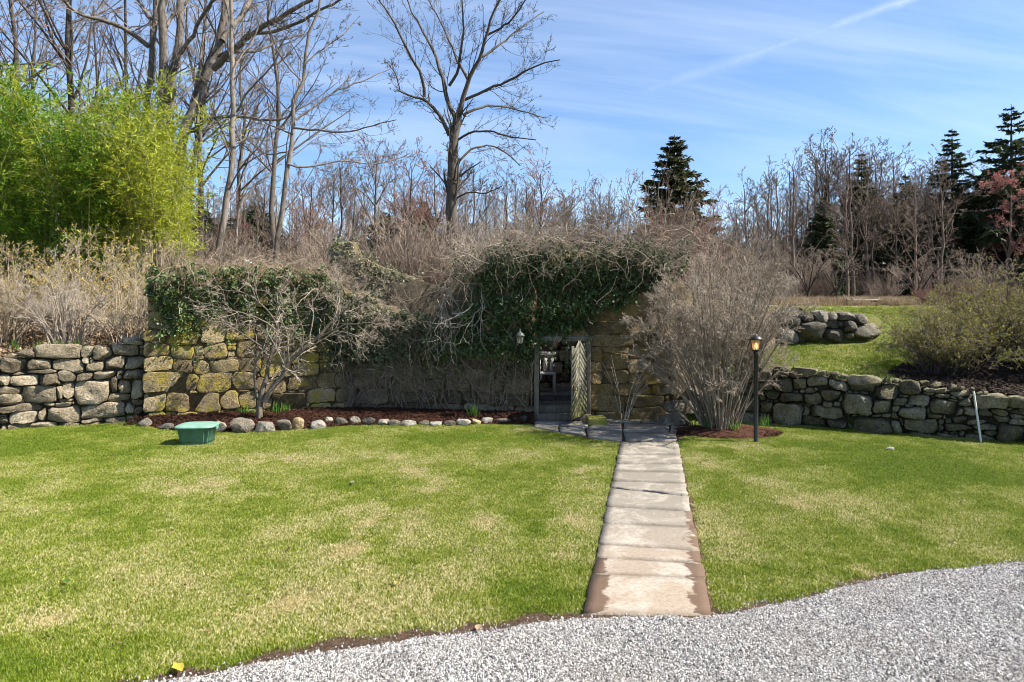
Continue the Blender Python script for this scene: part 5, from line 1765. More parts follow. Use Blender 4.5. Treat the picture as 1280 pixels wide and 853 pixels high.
M['cane_green'] = mat_bark('bamboo_cane', (0.10, 0.13, 0.03), (0.22, 0.23, 0.07), 2)
M['cane_tan'] = mat_bark('bamboo_cane_tan', (0.22, 0.2, 0.09), (0.38, 0.33, 0.17), 2)
bg = [bamboo(601, 6.6, 'bamboo', 'cane_green'), bamboo(602, 7.2, 'bamboo', 'cane_green'), bamboo(603, 6.0, 'bamboo', 'cane_green')]
by = [bamboo(611, 6.3, 'bamboo_y', 'cane_tan', 0.42), bamboo(612, 6.9, 'bamboo_y', 'cane_tan', 0.38)]
r = rng(620)
for k in range(104):
    px_ = -70 + 302 * (k + r.uniform(0, 1)) / 104
    Y_ = r.uniform(18.5, 23.5)
    yel = r.random() < np.interp(px_, [40, 110, 150, 235], [0.08, 0.25, 0.6, 0.95])
    p = by[k % 2] if yel else bg[k % 3]
    topy = np.interp(px_, [-70, 0, 40, 90, 130, 165, 200, 240], [112, 118, 128, 140, 134, 116, 140, 160]) + r.uniform(-24, 66)
    x = (px_ - CX) / F * Y_
    hh = CAMH + (HY - topy) / F * Y_ - float(ground_z(x, Y_))
    h0 = [6.6, 7.2, 6.0][k % 3] if not yel else [6.3, 6.9][k % 2]
    place(p, x, Y_, r.uniform(0, 6.28), hh / h0 / 0.92, 'yellow-green bamboo cane at the thin edge of the grove' if yel else 'green bamboo cane in the thick of the grove', 'bamboo canes in the grove')

# ------------------------------------------------------------------ shrubs
fan_shrub('bare_shrub', 'large rounded grey bare shrub beside the black lamp post', 701, 100, 3.06, 1.66, ('twig_shrub', 'twig_shrub'), (11, 6, 3), 0.36, loc=(MC[0] - 0.12, MC[1] + 0.1, 0.08), r0=0.017, rmin=0.0042, curve=0.05, buds=('bud_buff', 2500, 0.03, 0.016),
          lens=((0.13, 0.30), (0.3, 0.55), (0.3, 0.6)), ang=((20, 58), (20, 60), (25, 65)), tvar=(0.55, 1.02), t0=0.4, wig=0.07, rise=0.03, dome=3.0)
LSH, LH = {}, {}
for k, (x, y, h, sp, m_, bd, lab) in enumerate([
    (-8.25, 14.75, 2.0, 1.15, 'twig_tan', None, 'pale brown bare shrub nearest the ruin wall corner'), (-9.5, 14.6, 2.1, 1.3, 'twig_grey', None, 'greyish bare shrub in the middle above the dry stone wall'), (-10.9, 14.4, 2.0, 1.3, 'twig_tan', None, 'pinkish tan bare shrub over the far end of the dry stone wall'), (-12.3, 13.8, 2.0, 1.4, 'twig_grey', None, 'bare shrub at the picture edge above the dry stone wall'),
    (-8.5, 16.3, 2.5, 1.4, 'twig_tan', ('bud_yellow', 9000, 0.048, 0.024), 'yellow-budded shrub in front of the thin bamboo canes'), (-10.2, 16.3, 2.6, 1.4, 'twig_tan', ('bud_yellow', 9000, 0.048, 0.024), 'yellow-budded shrub in front of the thick bamboo'), (-11.9, 16.0, 2.3, 1.4, 'twig_tan', ('bud_yellow', 9000, 0.048, 0.024), 'yellow-tinged shrub behind the pinkish tan one')]):
    key = 'y' if bd else 'g'
    if key not in LSH:
        LSH[key] = fan_shrub('bare_shrub', lab, 710 + k, 44, h, sp, (m_, m_), (7, 5, 3), 0.3, loc=(x, y, float(ground_z(x, y))), buds=bd, rmin=0.0036, group='bare shrubs above the dry stone wall', tvar=(0.35, 1.0))
        LH[key] = (h, sp)
    else:
        h0_, s0_ = LH[key]
        shrub_copy(LSH[key], (x, y, float(ground_z(x, y))), 1.9 * k, (sp / s0_, sp / s0_, h / h0_), lab, m_, 'bare shrubs above the dry stone wall')
# green-budded shrubs over the retaining wall
for k, (px_, Y_, h, sp, lab) in enumerate([(1165, 13.75, 1.25, 1.05, 'low green-budded shrub at the grass edge of the mulch'), (1228, 14.1, 1.35, 1.1, 'middle green-budded shrub on the dark mulch'), (1285, 13.7, 1.4, 1.1, 'green-budded shrub cut by the picture edge'), (1350, 13.2, 1.4, 1.1, 'green-budded shrub beyond the picture edge'), (1255, 15.2, 1.45, 1.1, 'green-budded shrub standing at the back of the mulch'), (1200, 15.4, 1.3, 1.1, 'green-budded shrub at the back by the slope grass'), (1310, 15.0, 1.5, 1.1, 'green-budded shrub at the back, cut by the picture edge'), (1195, 13.5, 1.1, 1.0, 'green-budded shrub between the two front ones')]):
    x = (px_ - CX) / F * Y_
    if k < 2:
        gs = [fan_shrub('budding_shrub', lab, 730 + k, 50, h * 1.12, sp, ('bark_dark', 'bark_twig'), (7, 4, 3), 0.22, loc=(x, Y_, float(ground_z(x, Y_))), buds=('bud_green', 10000, 0.032, 0.02), rmin=0.0035, r0=0.01, group='budding shrubs above the retaining wall', tvar=(0.6, 1.0), t0=0.2)] + (gs if k else [])
    else:
        shrub_copy(gs[k % 2], (x, Y_, float(ground_z(x, Y_))), 2.1 * k, (1.03, 1.0, h / 1.3), lab, None, 'budding shrubs above the retaining wall')
for k in range(7):
    px_ = 1165 + k * 26; Y_ = 20.5 + 0.35 * (k % 3)
    x = (px_ - CX) / F * Y_
    if k == 0:
        rb_ = fan_shrub('bare_shrub', 'low reddish bare shrub in a row behind the budding shrubs', 740, 34, 0.65, 0.75, ('twig_red', 'twig_red'), (6, 5, 3), 0.15, loc=(x, Y_, float(ground_z(x, Y_))), rmin=0.005, r0=0.01, group='reddish shrubs behind the budding shrubs', tvar=(0.6, 1.0))
    else:
        dup(rb_, (x, Y_, float(ground_z(x, Y_))), k * 1.3, 1.0 + 0.1 * (k % 2))
# small spreading bare trees on the upper lawn
def small_tree(seed, px_, Y_, h, sp, label, mats=('bark', 'twig_grey')):
    r = rng(seed)
    x = (px_ - CX) / F * Y_
    t = thing('bare_tree', label, 'tree', (x, Y_, float(ground_z(x, Y_)) - 0.05))
    n = 7; az = np.arange(n) / n * 6.28 + r.normal(0, 0.3, n)
    s = np.linspace(0, 1, 8)[None, :, None]
    tip = np.stack([np.cos(az) * sp * r.uniform(0.5, 1, n), np.sin(az) * sp * r.uniform(0.5, 1, n), h * r.uniform(0.65, 1, n)], -1)
    b0 = np.array([0, 0, h * 0.2])
    P = b0 + (tip - b0)[:, None] * s + np.array([0, 0, 1.0]) * np.sin(s * np.pi) * h * 0.1
    P = P + np.cumsum(r.normal(0, 0.03, P.shape), 1) * s
    R = np.full((n, 8), 0.035) * np.linspace(1, 0.3, 8)
    MB().tubes(np.array([[0, 0, -0.2], [0.02, 0, h * 0.1], [0, 0, h * 0.24]]), np.array([0.09, 0.065, 0.055]), 7).tubes(P, R, 5).build('trunk', M[mats[0]], t)
    cr = MB(); a, b = P, R
    for m_, l in ((9, (0.3, 0.55)), (6, (0.3, 0.5)), (3, (0.35, 0.7))):
        a, b = grow(a, b, m_, r, (0.25, 1), l, (25, 65), 0.06, 0.16, 5, 0.55, 0.006, 0.5)
        cr.tubes(a, b, 3)
    cr.build('crown', M[mats[1]], t)
    return t


st1 = small_tree(751, 1146, 32, 2.3, 2.2, 'small low-branched bare tree on the upper lawn by the rail fence', ('bark_dark', 'bark_twig'))
st2 = small_tree(752, 1046, 36, 2.8, 1.7, 'small bare tree beyond the boulder wall', ('bark_dark', 'bark_twig'))
dup(st2, ((1010 - CX) / F * 34, 34, float(ground_z((1010 - CX) / F * 34, 34)) - 0.05), 2.4, 0.95, 'dark small bare tree just above the boulder wall cap')
dup(st1, ((1232 - CX) / F * 36, 36, float(ground_z((1232 - CX) / F * 36, 36)) - 0.05), 2.0, 1.1, 'small bare tree above the reddish shrubs')

RS = []
# thicket growing over the ruin
for k, (px_, Y_, zb, h, sp, m_, bd, lab) in enumerate([
    (610, 15.6, 2.9, 1.5, 1.3, 'twig_grey', None, 'pale tangled shrub on the ruin just past the notch'), (672, 15.8, 3.0, 1.7, 1.4, 'brush_brown', ('bud_green', 900, 0.035, 0.02), 'tan shrub growing over the ruin above the doorway'), (755, 16.2, 2.9, 2.5, 1.5, 'bark_twig', None, 'dark upright twiggy shrub on the ruin beside the conifer'), (820, 16.6, 2.6, 2.9, 1.6, 'brush_brown', None, 'brown shrub on the ruin in front of the conifer'),
    (868, 17.0, 2.3, 3.0, 1.7, 'twig_red', None, 'reddish brown thicket at the far end of the ruin'), (905, 17.6, 2.2, 2.2, 1.4, 'brush_brown', None, 'greyish thicket behind the large rounded shrub'), (538, 20.5, 1.9, 1.7, 0.8, 'twig_red', None, 'upright red-stemmed shrub seen through the notch in the ruin'),
    (640, 14.7, 2.9, 0.9, 1.0, 'twig_grey', None, 'low pale tangle on the wall top over the wall lantern'), (800, 15.0, 3.0, 0.9, 1.1, 'twig_grey', None, 'low pale tangle on the wall top over the ochre stones'), (300, 17.5, 2.3, 1.3, 1.5, 'brush_brown', None, 'grey brush behind the ivied wall below the slim trees'), (400, 16.5, 2.0, 1.9, 1.4, 'bark_twig', None, 'brown brush behind the ivied wall by the gable')]):
    x = (px_ - CX) / F * Y_
    if k < 3:
        RS.append((fan_shrub('bare_shrub', lab, 760 + k, 38, h, sp, (m_, m_), (7, 4, 3), 0.45, loc=(x, Y_, zb), rmin=0.0045, r0=0.013, group='shrubs growing over the ruin', tvar=(0.4, 1.0), buds=bd, wig=0.16), h, sp))
    else:
        p_, h0_, s0_ = RS[(0, 2, 1)[k % 3] if k != 6 else 2]
        shrub_copy(p_, (x, Y_, zb), 1.7 * k, (sp / s0_, sp / s0_, h / h0_), lab, m_, 'shrubs growing over the ruin')
# the crooked small tree trained up the lit wall
traced_tree('wall_tree', 'crooked small bare tree leaning on the lichened ruin wall', 13.35, [
    (c8((18, 520), (35, 420), (60, 320), (80, 250), (110, 140), (100, 60)), 3.7, 1.4, 0.15), (c8((40, 490), (58, 415), (140, 392), (146, 285), (230, 232), (310, 172), (375, 105), (470, -20)), 3.7, 1.2, 0.1), (c8((10, 470), (-10, 380), (0, 280), (40, 220), (90, 160)), 2.0, 0.7, -0.1),
    (c8((110, 140), (20, 70), (-120, 30), (-300, -10)), 1.2, 0.4, -0.4), (c8((105, 100), (40, 10), (-60, -60), (-200, -70)), 1.1, 0.4, -0.2), (c8((300, 180), (420, 110), (560, 90), (700, 130)), 1.2, 0.4, -0.5), (c8((375, 105), (440, 30), (560, -40), (640, -100)), 1.2, 0.4, -0.2), (c8((420, 40), (400, -60), (430, -180)), 1.0, 0.4, 0.2), (c8((100, 60), (130, -60), (180, -150)), 1.0, 0.4, 0.0), (c8((80, 250), (-20, 180), (-110, 120), (-250, 80)), 0.9, 0.4, -0.4), (c8((230, 232), (240, 140), (200, 40), (160, -40)), 0.9, 0.4, -0.3), (c8((330, 150), (470, 160), (600, 180)), 0.8, 0.3, -0.5)],
    771, ('bark_lichen', 'twig_shrub'), [dict(n=10, t=(0.2, 1.0), length=(0.3, 0.65), ang=(20, 60), up=0.0, wig=0.2, K=7, rr=0.42, tip=0.35, flat=0.5), dict(n=6, t=(0.2, 1.0), length=(0.3, 0.6), ang=(25, 65), up=-0.01, wig=0.22, K=6, rr=0.6, tip=0.5), dict(n=4, t=(0.2, 1.0), length=(0.35, 0.7), ang=(25, 65), up=0.0, wig=0.22, K=3, rr=0.7, tip=0.6)], base=0.1, rmin=0.0024)

# ------------------------------------------------------------------ ivy and vines
PLS = [(Plane(p, q), k) for (p, q, zb, k) in secs]
BND = [186, 440.4, 670.4, 735, 836, 986]


def wall_pt(px_, py_, w):
    """points of the wall face under photo points, w metres proud of it"""
    out = np.zeros((len(px_), 3))
    for i, (pl, k) in enumerate(PLS):
        m_ = (px_ >= (BND[i] if i else -1e9)) & (px_ < (BND[i + 1] if i < 4 else 1e9))
        if not m_.any(): continue
        x = (px_[m_] - CX) / F
        Y = (pl.P0[0] * pl.d[1] - pl.P0[1] * pl.d[0]) / (x * pl.d[1] - pl.d[0])
        f = np.stack([x * Y, Y, CAMH - (py_[m_] - HY) / F * Y], -1)
        f[:, :2] += pl.n * w[m_, None]
        out[m_] = f
    return out


def poly_pts(poly, n, r):
    p = np.array(poly, float)
    lo, hi = p.min(0), p.max(0)
    x = r.uniform(lo[0], hi[0], n * 4); y = r.uniform(lo[1], hi[1], n * 4)
    ok = inpoly(x + 5 * np.sin(y * 0.35) + 3 * np.sin(y * 0.9 + x * 0.2), y + 4 * np.sin(x * 0.3) + 4 * np.sin(x * 0.11 + 1) + 2 * np.sin(x * 0.8), poly)
    return x[ok][:n], y[ok][:n]


Z1 = [(183, 342), (190, 334), (300, 333), (390, 337), (420, 350), (432, 380), (425, 398), (398, 412), (368, 414), (330, 392), (290, 386), (250, 400), (226, 420), (204, 412), (196, 382), (183, 368)]
Z2 = [(400, 350), (440, 366), (520, 398), (550, 392), (552, 432), (520, 442), (470, 449), (430, 446), (405, 432), (392, 400)]
Z3 = [(590, 345), (612, 326), (660, 315), (760, 318), (830, 314), (856, 326), (836, 346), (806, 366), (782, 378), (748, 386), (732, 402), (716, 414), (690, 424), (664, 432), (655, 446), (610, 446), (560, 444), (546, 440), (546, 402), (570, 398), (588, 380)]
r = rng(801)


def ivy(label, poly, n, mat, bulge, size, seed, group='ivy on the ruin'):
    r = rng(seed)
    t = thing('ivy', label, 'ivy', (0, 0, 0), group=group)
    x, y = poly_pts(poly, n, r)
    ns = n // 60
    bx_, by_ = poly_pts(poly, ns, r)
    tl_ = r.uniform(6, 50, ns)
    tt_ = r.uniform(0, 1, (ns, 26))
    x = np.r_[x, (bx_[:, None] + r.normal(0, 1.6, (ns, 26)) + 5 * tt_ * r.normal(0, 1, (ns, 1))).ravel()]
    y = np.r_[y, (by_[:, None] + tt_ * tl_[:, None] * np.where(by_ < np.mean(by_), -0.25, 1.0)[:, None]).ravel()]
    hole = sn(np.stack([x, y], -1), seed + 3, 0.16) + 0.5 * sn(np.stack([x, y], -1), seed + 4, 0.4) > -0.62
    x, y = x[hole], y[hole]
    q = np.stack([x, y], -1)
    bl = bulge * (0.55 + 0.45 * sn(q, seed, 0.045)) 
    w = 0.03 + np.clip(bl, 0.02, 1) * r.uniform(0.25, 1.0, len(x))
    pos = wall_pt(x, y, w)
    d = np.stack([r.normal(0, 0.5, len(x)), r.normal(-0.25, 0.45, len(x)), -np.abs(r.normal(0.55, 0.4, len(x)))], -1)
    o = leaves_mesh('foliage', pos, d, np.exp(r.normal(-0.08, 0.33, len(x))) * size, r.uniform(0.6, 1.1, len(x)) * size, r, M[mat], fold=0.12, parent=t)
    o['kind'] = 'stuff'
    # its own thin stems behind the leaves
    m_ = max(20, n // 120)
    P = wall_pt(x[:m_], y[:m_], np.full(m_, 0.05))
    out = [P]
    dr_ = norm(np.stack([r.normal(0, 0.6, m_), r.normal(-0.1, 0.2, m_), -np.ones(m_)], -1))
    for k in range(7):
        dr_ = norm(dr_ + r.normal(0, 0.3, dr_.shape) * np.array([1, 0.4, 1]))
        out.append(out[-1] + dr_ * 0.09)
    P = np.stack(out, 1)
    MB().tubes(P, np.full(P.shape[:2], 0.006), 3).build('stem', M['twig_grey'], t)
    return t


ivy('dark green ivy hanging over the lower end of the ruin wall', Z1, 5200, 'ivy', 0.30, 0.062, 811)
ivy('dusty ivy hanging below the dip in the ruin wall top', Z2, 8000, 'ivy_grey', 0.46, 0.06, 812)
ivy('thick dark ivy above the doorway and round the wall lantern', Z3, 11000, 'ivy', 0.42, 0.066, 813)
ZT = [(560, 330), (600, 312), (660, 300), (760, 302), (840, 306), (862, 325), (800, 345), (720, 352), (640, 350), (600, 350), (575, 360)]
ivy('dusty green-grey leaves along the crest of the ruin wall', ZT, 3200, 'ivy_grey', 0.45, 0.055, 814)

# a second, broken cross wall of the ruin, ivied and sloping, behind the lower wall
gw = thing('gable_wall', 'broken sloping wall inside the ruin clothed in dusty ivy', 'wall')
plG = Plane(((408 - CX) / F * 17.6, 17.6), ((534 - CX) / F * 17.2, 17.2))
tG = prof(plG, [(408, 316), (420, 302), (436, 300), (446, 320), (470, 332), (500, 342), (524, 350), (532, 380)])
us = np.linspace(0, plG.L, 22)
core(plG, us, np.array([tG(u) for u in us]), np.full(22, 0.2), 0.5, 0.03).build('wall_core', M['core_mortar'], gw)
r = rng(821)
fl = pack(plG, [], lambda u: tG(u) - 0.03, 0.05, plG.L - 0.05, [((0.25, 0.5), (0.14, 0.26), 120), ((0.1, 0.25), (0.08, 0.14), 160)], r, bottom=lambda u: 2.3)
lay(plG, fl[:70], gw, r, [M['edge_stone']], (0.04, 0.08), 0.02)
n = 3600
x, y = poly_pts([(410, 306), (422, 294), (440, 296), (450, 314), (500, 334), (528, 344), (534, 380), (520, 400), (440, 400), (410, 370)], n, r)
k0 = sn(np.stack([x, y], -1), 77, 0.06) + r.normal(0, 0.3, len(x)) > -0.15
x, y = x[k0], y[k0]
Yg = 17.35 - r.uniform(0.03, 0.25, len(x))
pos = np.stack([(x - CX) / F * Yg, Yg, CAMH - (y - HY) / F * Yg], -1)
t = thing('ivy', 'dusty grey-green ivy on the sloping broken wall inside the ruin', 'ivy', group='ivy on the ruin')
o = leaves_mesh('foliage', pos, r.normal(0, 0.5, pos.shape) + np.array([0, -0.2, -0.5]), r.uniform(0.04, 0.08, len(x)), 0.05, r, M['ivy_grey'], fold=0.1, parent=t); o['kind'] = 'stuff'


def vines(label, x, y, w, d0, K, step, rad, seed, mat, wig=0.25, grav=-0.1, flat=0.5, group='climbing vines on the ruin'):
    r = rng(seed)
    n = len(x)
    P = wall_pt(x, y, w)
    out = [P]; d = norm(d0)
    for k in range(K - 1):
        d = norm(d + r.normal(0, wig, d.shape) * np.array([1, flat, 1]) + np.array([0, 0, grav]))
        nx = out[-1] + d * step[:, None]
        out.append(nx)
    P = np.stack(out, 1)
    t = thing('climbing_vine', label, 'vine', group=group)
    o = MB().tubes(P, rad[:, None] * np.linspace(1, 0.45, K)[None], 3).build('stem', M[mat], t)
    a, b = grow(P, rad[:, None] * np.linspace(1, 0.45, K)[None], 4, r, (0.2, 1), (0.1, 0.4), (25, 70), grav * 0.4, 0.25, 5, 0.6, 0.0028, 0.5, absolute=True)
    o2 = MB().tubes(a, b, 3).build('twig', M[mat], t)
    o['kind'] = 'stuff'; o2['kind'] = 'stuff'
    return t


r = rng(831)
n = 460       # arching pale stems spilling over the crest
x = r.uniform(556, 880, n); y = np.interp(x, [556, 600, 660, 850, 880], [352, 318, 304, 306, 322]) + r.normal(4, 14, n)
vines('pale tangled vine stems spilling over the crest of the ruin', x, y, r.uniform(-0.3, 0.45, n), np.stack([r.normal(0, 1, n), r.normal(-0.35, 0.5, n), r.normal(0.35, 0.5, n)], -1), 11, r.uniform(0.05, 0.13, n), np.exp(r.normal(np.log(0.005), 0.45, n)), 832, 'vine_brown', 0.24, -0.1, 0.7)
n = 210       # over the dip and the lower wall
x = r.uniform(395, 560, n); y = np.interp(x, [395, 440, 520, 560], [345, 372, 402, 390]) + r.normal(6, 16, n)
vines('grey vine tangle trailing over the dip in the ruin wall', x, y, r.uniform(0.0, 0.4, n), np.stack([r.normal(0.2, 1, n), r.normal(-0.3, 0.4, n), r.normal(0.1, 0.5, n)], -1), 10, r.uniform(0.04, 0.1, n), np.exp(r.normal(np.log(0.0042), 0.4, n)), 833, 'vine_brown', 0.24, -0.12, 0.7)
n = 260       # brown mat on the lower wall's top
x = r.uniform(205, 430, n); y = np.interp(x, [205, 390, 430], [333, 335, 352]) + r.normal(0, 6, n)
vines('brown mat of vine stems along the top of the lower wall', x, y, r.uniform(-0.5, 0.3, n), np.stack([r.normal(0, 1, n), r.normal(0, 0.5, n), r.normal(0.2, 0.4, n)], -1), 8, r.uniform(0.04, 0.09, n), r.uniform(0.003, 0.007, n), 834, 'twig_tan', 0.3, -0.14, 0.7)
n = 250       # stems climbing the shaded wall
x = np.r_[r.uniform(436, 672, n - 60), r.normal(438, 4, 60)]; y = r.uniform(470, 520, n)
vines('thin grey vine stems climbing the shaded wall beside the doorway', x, y, r.uniform(0.03, 0.14, n), np.stack([r.normal(0, 0.35, n), r.normal(0, 0.1, n), np.ones(n)], -1), 12, r.uniform(0.05, 0.12, n), r.uniform(0.004, 0.013, n), 835, 'vine_brown', 0.22, 0.06, 0.12)
n = 36        # thick looping stems on the bare stone by the notch
x = r.uniform(548, 610, n); y = r.uniform(350, 400, n)
vines('thick looping bare vine stems on the bare stone by the notch', x, y, r.uniform(0.08, 0.4, n), np.stack([r.normal(-0.2, 0.6, n), r.normal(-0.1, 0.2, n), -np.ones(n)], -1), 12, r.uniform(0.05, 0.1, n), r.uniform(0.007, 0.014, n), 836, 'twig_pale', 0.2, -0.05, 0.3)
# brown upright dead stalks in the bed, slim bare shrub by the door
fan_shrub('dead_stalk', 'reddish brown dead flower stalks standing in the mulched bed', 841, 14, 1.05, 0.22, ('twig_red', 'twig_red'), (4, 3, 2), 0.14, loc=(*PG(548, 517)[:2] + np.array([0, -0.15]), 0.1), cat='plant', rmin=0.003, r0=0.006)
p = PG(778, 524)
fan_shrub('bare_shrub', 'slim fan-shaped bare shrub against the ochre wall by the path', 842, 13, 2.0, 0.75, ('twig_grey', 'twig_grey'), (4, 3, 2), 0.10, loc=(p[0], p[1] - 0.1, 0.03), rmin=0.003, r0=0.011, tvar=(0.35, 1.0), buds=('bud_buff', 90, 0.09, 0.05))

# ------------------------------------------------------------------ bulbs coming up
def bulb_tuft(x, y, z, seed, h, n, label, mat='blade', flower=False):
    r = rng(seed)
    t = thing('daffodil_tuft', label, 'plant', (x, y, z), group='daffodil tufts')
    b = np.stack([r.normal(0, 0.05, n), r.normal(0, 0.05, n), np.zeros(n)], -1)
    leaves_mesh('leaf', b, np.array([0, 0, 1.0]) + r.normal(0, 0.22, (n, 3)), r.uniform(0.6, 1.1, n) * h, 0.016, r, M[mat], parent=t)
    return t


for k, (px_, py_, zz, h, n, lab) in enumerate([(286, 511, 0.12, 0.30, 26, 'greyish daffodil tuft in the shaded mulch by the wall tree'), (305, 518, 0.11, 0.26, 34, 'bright green daffodil tuft in the mulch left of the wall tree'), (322, 519, 0.11, 0.2, 26, 'small daffodil tuft at the foot of the wall tree'), (345, 517, 0.12, 0.27, 40, 'wide daffodil tuft just past the wall tree'), (358, 516, 0.12, 0.25, 34, 'thin daffodil tuft beside the wide one'), (592, 521, 0.10, 0.30, 34, 'lone daffodil tuft above the round grey edging rock'),
                                           (866, 533, 0.05, 0.22, 22, 'daffodil tuft at the path side of the bare shrub'), (886, 536, 0.08, 0.24, 22, 'daffodil tuft in front of the bare shrub'), (918, 540, 0.06, 0.26, 26, 'daffodil tuft in front of the shrub by the lamp post'), (955, 534, 0.06, 0.28, 26, 'daffodil tuft just past the lamp post')]):
    p = PG(px_, py_, zz)
    bulb_tuft(p[0], p[1], zz - 0.01, 850 + k, h, n, lab)
for k, (px_, lab) in enumerate([(73, 'daffodil tuft above the dry stone wall, the brightest'), (97, 'daffodil tuft on the dry stone wall below the grey shrub'), (18, 'daffodil tuft above the far end of the dry stone wall'), (52, 'low daffodil tuft at the wall top')]):
    Y_ = 13.75 + 0.1 * (k % 2); x = (px_ - CX) / F * Y_
    bulb_tuft(x, Y_, float(ground_z(x, Y_)), 870 + k, 0.3, 30, lab)
# ------------------------------------------------------------------ lamp post
p = PG(945, 553)
lp = thing('lamp_post', 'black lamp post with a lit lantern beside the bare shrub', 'lamp post', (p[0], p[1], 0))
sc = p[1] / F
zb = 1.565          # lantern seat
MB().lathe([(0, -0.1), (0.042, -0.1), (0.042, 0.02), (0.038, 0.03), (0.036, zb - 0.06), (0.044, zb - 0.05), (0.044, zb - 0.02), (0.03, zb - 0.01), (0.03, zb), (0, zb)], n=20).build('pole', M['black_metal'], lp, True)
lan = MB()
lan.lathe([(0, zb), (0.06, zb), (0.068, zb + 0.012), (0.06, zb + 0.025), (0, zb + 0.025)], n=6)
z1, z2 = zb + 0.025, zb + 0.19
for k in range(6):
    a = k * math.pi / 3
    lan.tubes(np.array([[0.062 * math.cos(a), 0.062 * math.sin(a), z1], [0.092 * math.cos(a), 0.092 * math.sin(a), z2]]), np.array([0.006, 0.006]), 5)
lan.build('lantern_frame', M['black_metal'], lp)
MB().lathe([(0.058, z1), (0.087, z2)], n=6).build('lantern_glass', M['lamp_glass'], lp)
MB().lathe([(0, z2 + 0.0), (0.125, z2), (0.128, z2 + 0.012), (0.085, z2 + 0.05), (0.075, z2 + 0.062), (0.03, z2 + 0.075), (0.022, z2 + 0.095), (0, z2 + 0.105)], n=6).build('lantern_cap', M['black_metal'], lp)
MB().lathe([(0, z1 + 0.005), (0.018, z1 + 0.01), (0.026, z1 + 0.06), (0.02, z1 + 0.1), (0, z1 + 0.12)], n=10).build('bulb', M['bulb'], lp, True)

# ------------------------------------------------------------------ wall lantern in the ivy
Y_ = 13.55
x, z = (650 - CX) / F * Y_, CAMH - (426 - HY) / F * Y_
wlt = thing('wall_lantern', 'small grey wall lantern hanging in the ivy beside the doorway', 'lantern', (x, Y_, z))
wlt.scale = (0.85,) * 3
MB().lathe([(0, 0.115), (0.105, 0.10), (0.11, 0.115), (0.07, 0.175), (0.03, 0.2), (0.02, 0.225), (0, 0.23)], n=6).build('cap', M['grey_metal'], wlt)
MB().lathe([(0.055, -0.06), (0.085, 0.105)], n=6).build('glass', M['clear_glass'], wlt)
fr = MB()
for k in range(6):
    a = k * math.pi / 3
    fr.tubes(np.array([[0.057 * math.cos(a), 0.057 * math.sin(a), -0.06], [0.087 * math.cos(a), 0.087 * math.sin(a), 0.105]]), np.array([0.005, 0.005]), 4)
fr.lathe([(0, -0.075), (0.045, -0.07), (0.06, -0.06), (0, -0.055)], n=6)
fr.build('frame', M['grey_metal'], wlt)
MB().tubes(np.array([[0, 0, 0.22], [0, 0.1, 0.27], [0, 0.25, 0.22], [0, 0.5, 0.2]]), np.full(4, 0.011), 6).build('bracket', M['grey_metal'], wlt)

# ------------------------------------------------------------------ green lidded tub
p = PG(239, 557.5)
tb = thing('garden_tub', 'green plastic tub with a lid standing on the lawn by the edging rocks', 'tub', (p[0], p[1] + 0.22, 0), R_(6))
MB().lathe([(0, 0.0), (0.235, 0.0), (0.25, 0.015), (0.285, 0.27), (0.30, 0.275), (0.30, 0.30), (0.27, 0.30), (0.255, 0.04), (0, 0.04)], n=48, sy=0.82, power=4.0).build('body', M['tub_green'], tb, True)
MB().lathe([(0.0, 0.352), (0.12, 0.348), (0.24, 0.335), (0.30, 0.322), (0.325, 0.312), (0.328, 0.292), (0.315, 0.285), (0.305, 0.302), (0, 0.31)], n=48, sy=0.84, power=4.0).build('lid', M['tub_lid'], tb, True)
for sx in (-1, 1):
    MB().box((0, 0, 0), (0.035, 0.13, 0.06), bev=0.01).build('handle', M['tub_green'], tb, loc=(sx * 0.325, 0, 0.262))
r = rng(901)
for k in range(5):       # moulded ribs on the front
    a = -math.pi / 2 + (k - 2) * 0.42
    pts = []
    for z_, rr_ in ((0.03, 0.249), (0.15, 0.267), (0.26, 0.284)):
        c_, s_ = math.cos(a), math.sin(a)
        pts.append([np.sign(c_) * abs(c_) ** (2 / 4.0) * rr_, np.sign(s_) * abs(s_) ** (2 / 4.0) * rr_ * 0.82, z_])
    MB().tubes(np.array(pts), np.full(3, 0.006), 5).build('rib', M['tub_green'], tb)

# ------------------------------------------------------------------ white stake leaning on the retaining wall
a0, a1 = PG(1226, 553.5), np.array([0, 0, 0.0])
x0 = np.array([a0[0], a0[1] - 0.02, -0.05]); top_ = np.array([(1217 - CX) / F * (a0[1] + 0.12), a0[1] + 0.12, CAMH - (489 - HY) / F * (a0[1] + 0.12)])
st = MB().tubes(np.stack([np.zeros(3), (top_ - x0) * 0.5, top_ - x0]), np.array([0.017, 0.017, 0.016]), 8).build('stake', M['white_paint'], None, loc=tuple(x0))
tag(st, 'thin white stake leaning on the retaining wall', 'stake')

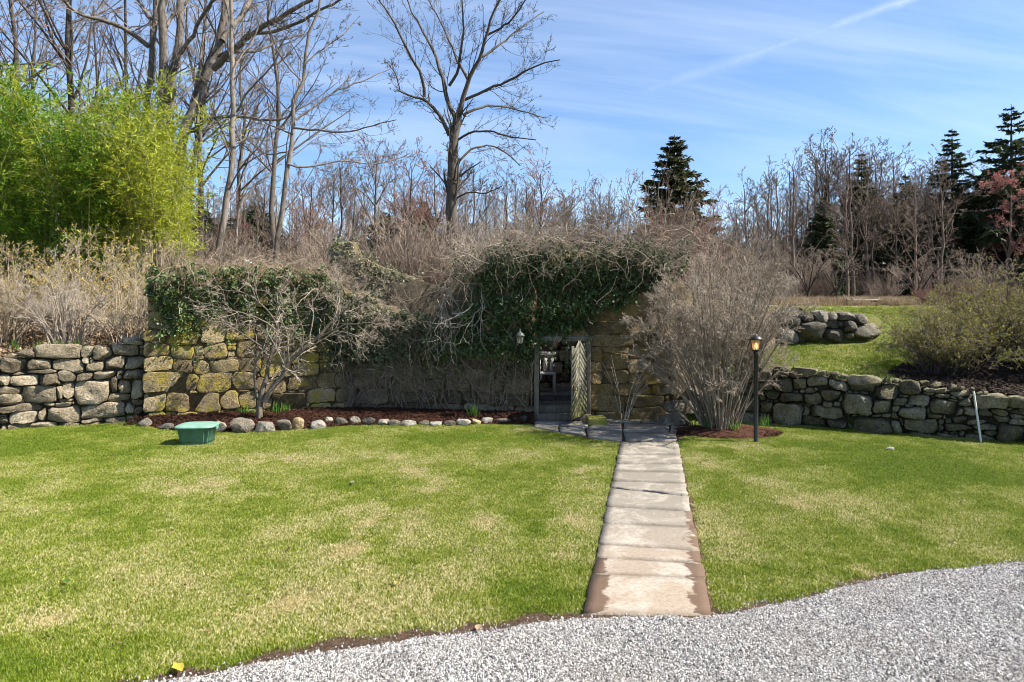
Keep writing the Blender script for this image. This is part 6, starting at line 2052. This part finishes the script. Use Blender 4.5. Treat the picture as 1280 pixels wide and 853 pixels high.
# ------------------------------------------------------------------ small things on the ground
p = PG(1112, 563.5)
tag(link('flat_stone', blob(0.16, 0.1, 0.05, rng(911), M['edge_pale'], 2, 0.15), None, (p[0], p[1], 0.035)), 'small flat pale stone lying on the lawn before the retaining wall', 'stone')
def leaf(px_, py_, s, mat, seed, label):
    r = rng(seed); p = PG(px_, py_)
    a = np.linspace(0, 2 * np.pi, 11)[:-1]
    rad = np.array([1.0, 0.75, 0.6, 0.62, 0.5, 0.95, 0.55, 0.62, 0.66, 0.7]) * s
    V = np.c_[np.cos(a) * rad, np.sin(a) * rad * 0.75, 0.012 + 0.25 * rad * np.abs(np.sin(a)) + r.normal(0, 0.004, 10)]
    V = np.vstack([V, [[0, 0, 0.004]]])
    o = link('fallen_leaf', mesh_np('fallen_leaf', V, [np.array([[k, (k + 1) % 10, 10] for k in range(10)])], M[mat]), None, (p[0], p[1], 0.03), r.uniform(0, 6))
    tag(o, label, 'leaf')
M['leaf_yellow'] = mat_leaf('yellow_leaf', (0.5, 0.36, 0.04), (0.62, 0.45, 0.06), (0.66, 0.5, 0.12), 0.25, 0.6, 0.3, 20)
leaf(222, 842, 0.075, 'leaf_yellow', 921, 'yellow leaf lying at the gravel edge')
leaf(598, 792, 0.06, 'dead_leaf', 922, 'curled brown leaf on the bare soil by the gravel')
leaf(441, 607, 0.07, 'edge_pale', 923, 'pale scrap lying on the lawn')
leaf(83, 733, 0.05, 'blade', 924, 'fresh green leaf lying on the lawn')
leaf(495, 735, 0.045, 'bud_yellow', 925, 'small yellowish leaf lying on the lawn before the path')

# ------------------------------------------------------------------ rail fence and pale slab beyond
Y_ = 28.5
for k, px_ in enumerate((1066, 1114)):
    x = (px_ - CX) / F * Y_
    if k == 0:
        x0_ = x; z0_ = float(ground_z(x, Y_))
        rf = thing('rail_fence', 'low weathered rail fence at the back of the upper lawn', 'fence', (x, Y_, z0_))
    MB().box((x - x0_, 0, 0.12), (0.12, 0.12, 0.35), bev=0.015).build('post', M['rail_wood'], rf)
x1_ = (1114 - CX) / F * Y_ - x0_
for z_ in (0.2,):
    MB().tubes(np.array([[-0.25, 0, z_], [x1_ * 0.5, 0, z_ - 0.02], [x1_ + 0.25, 0, z_ + 0.01]]), np.array([0.06, 0.065, 0.055]), 7).build('rail', M['rail_wood'], rf)
Y_ = 24.0
x, z = (303 - CX) / F * Y_, CAMH - (324 - HY) / F * Y_
tag(link('pale_slab', blob(0.9, 0.6, 0.22, rng(931), M['slab_pale'], 2, 0.12), None, (x, Y_, z - 0.1)), 'pale flat slab on the bank just above the ivied wall', 'stone')
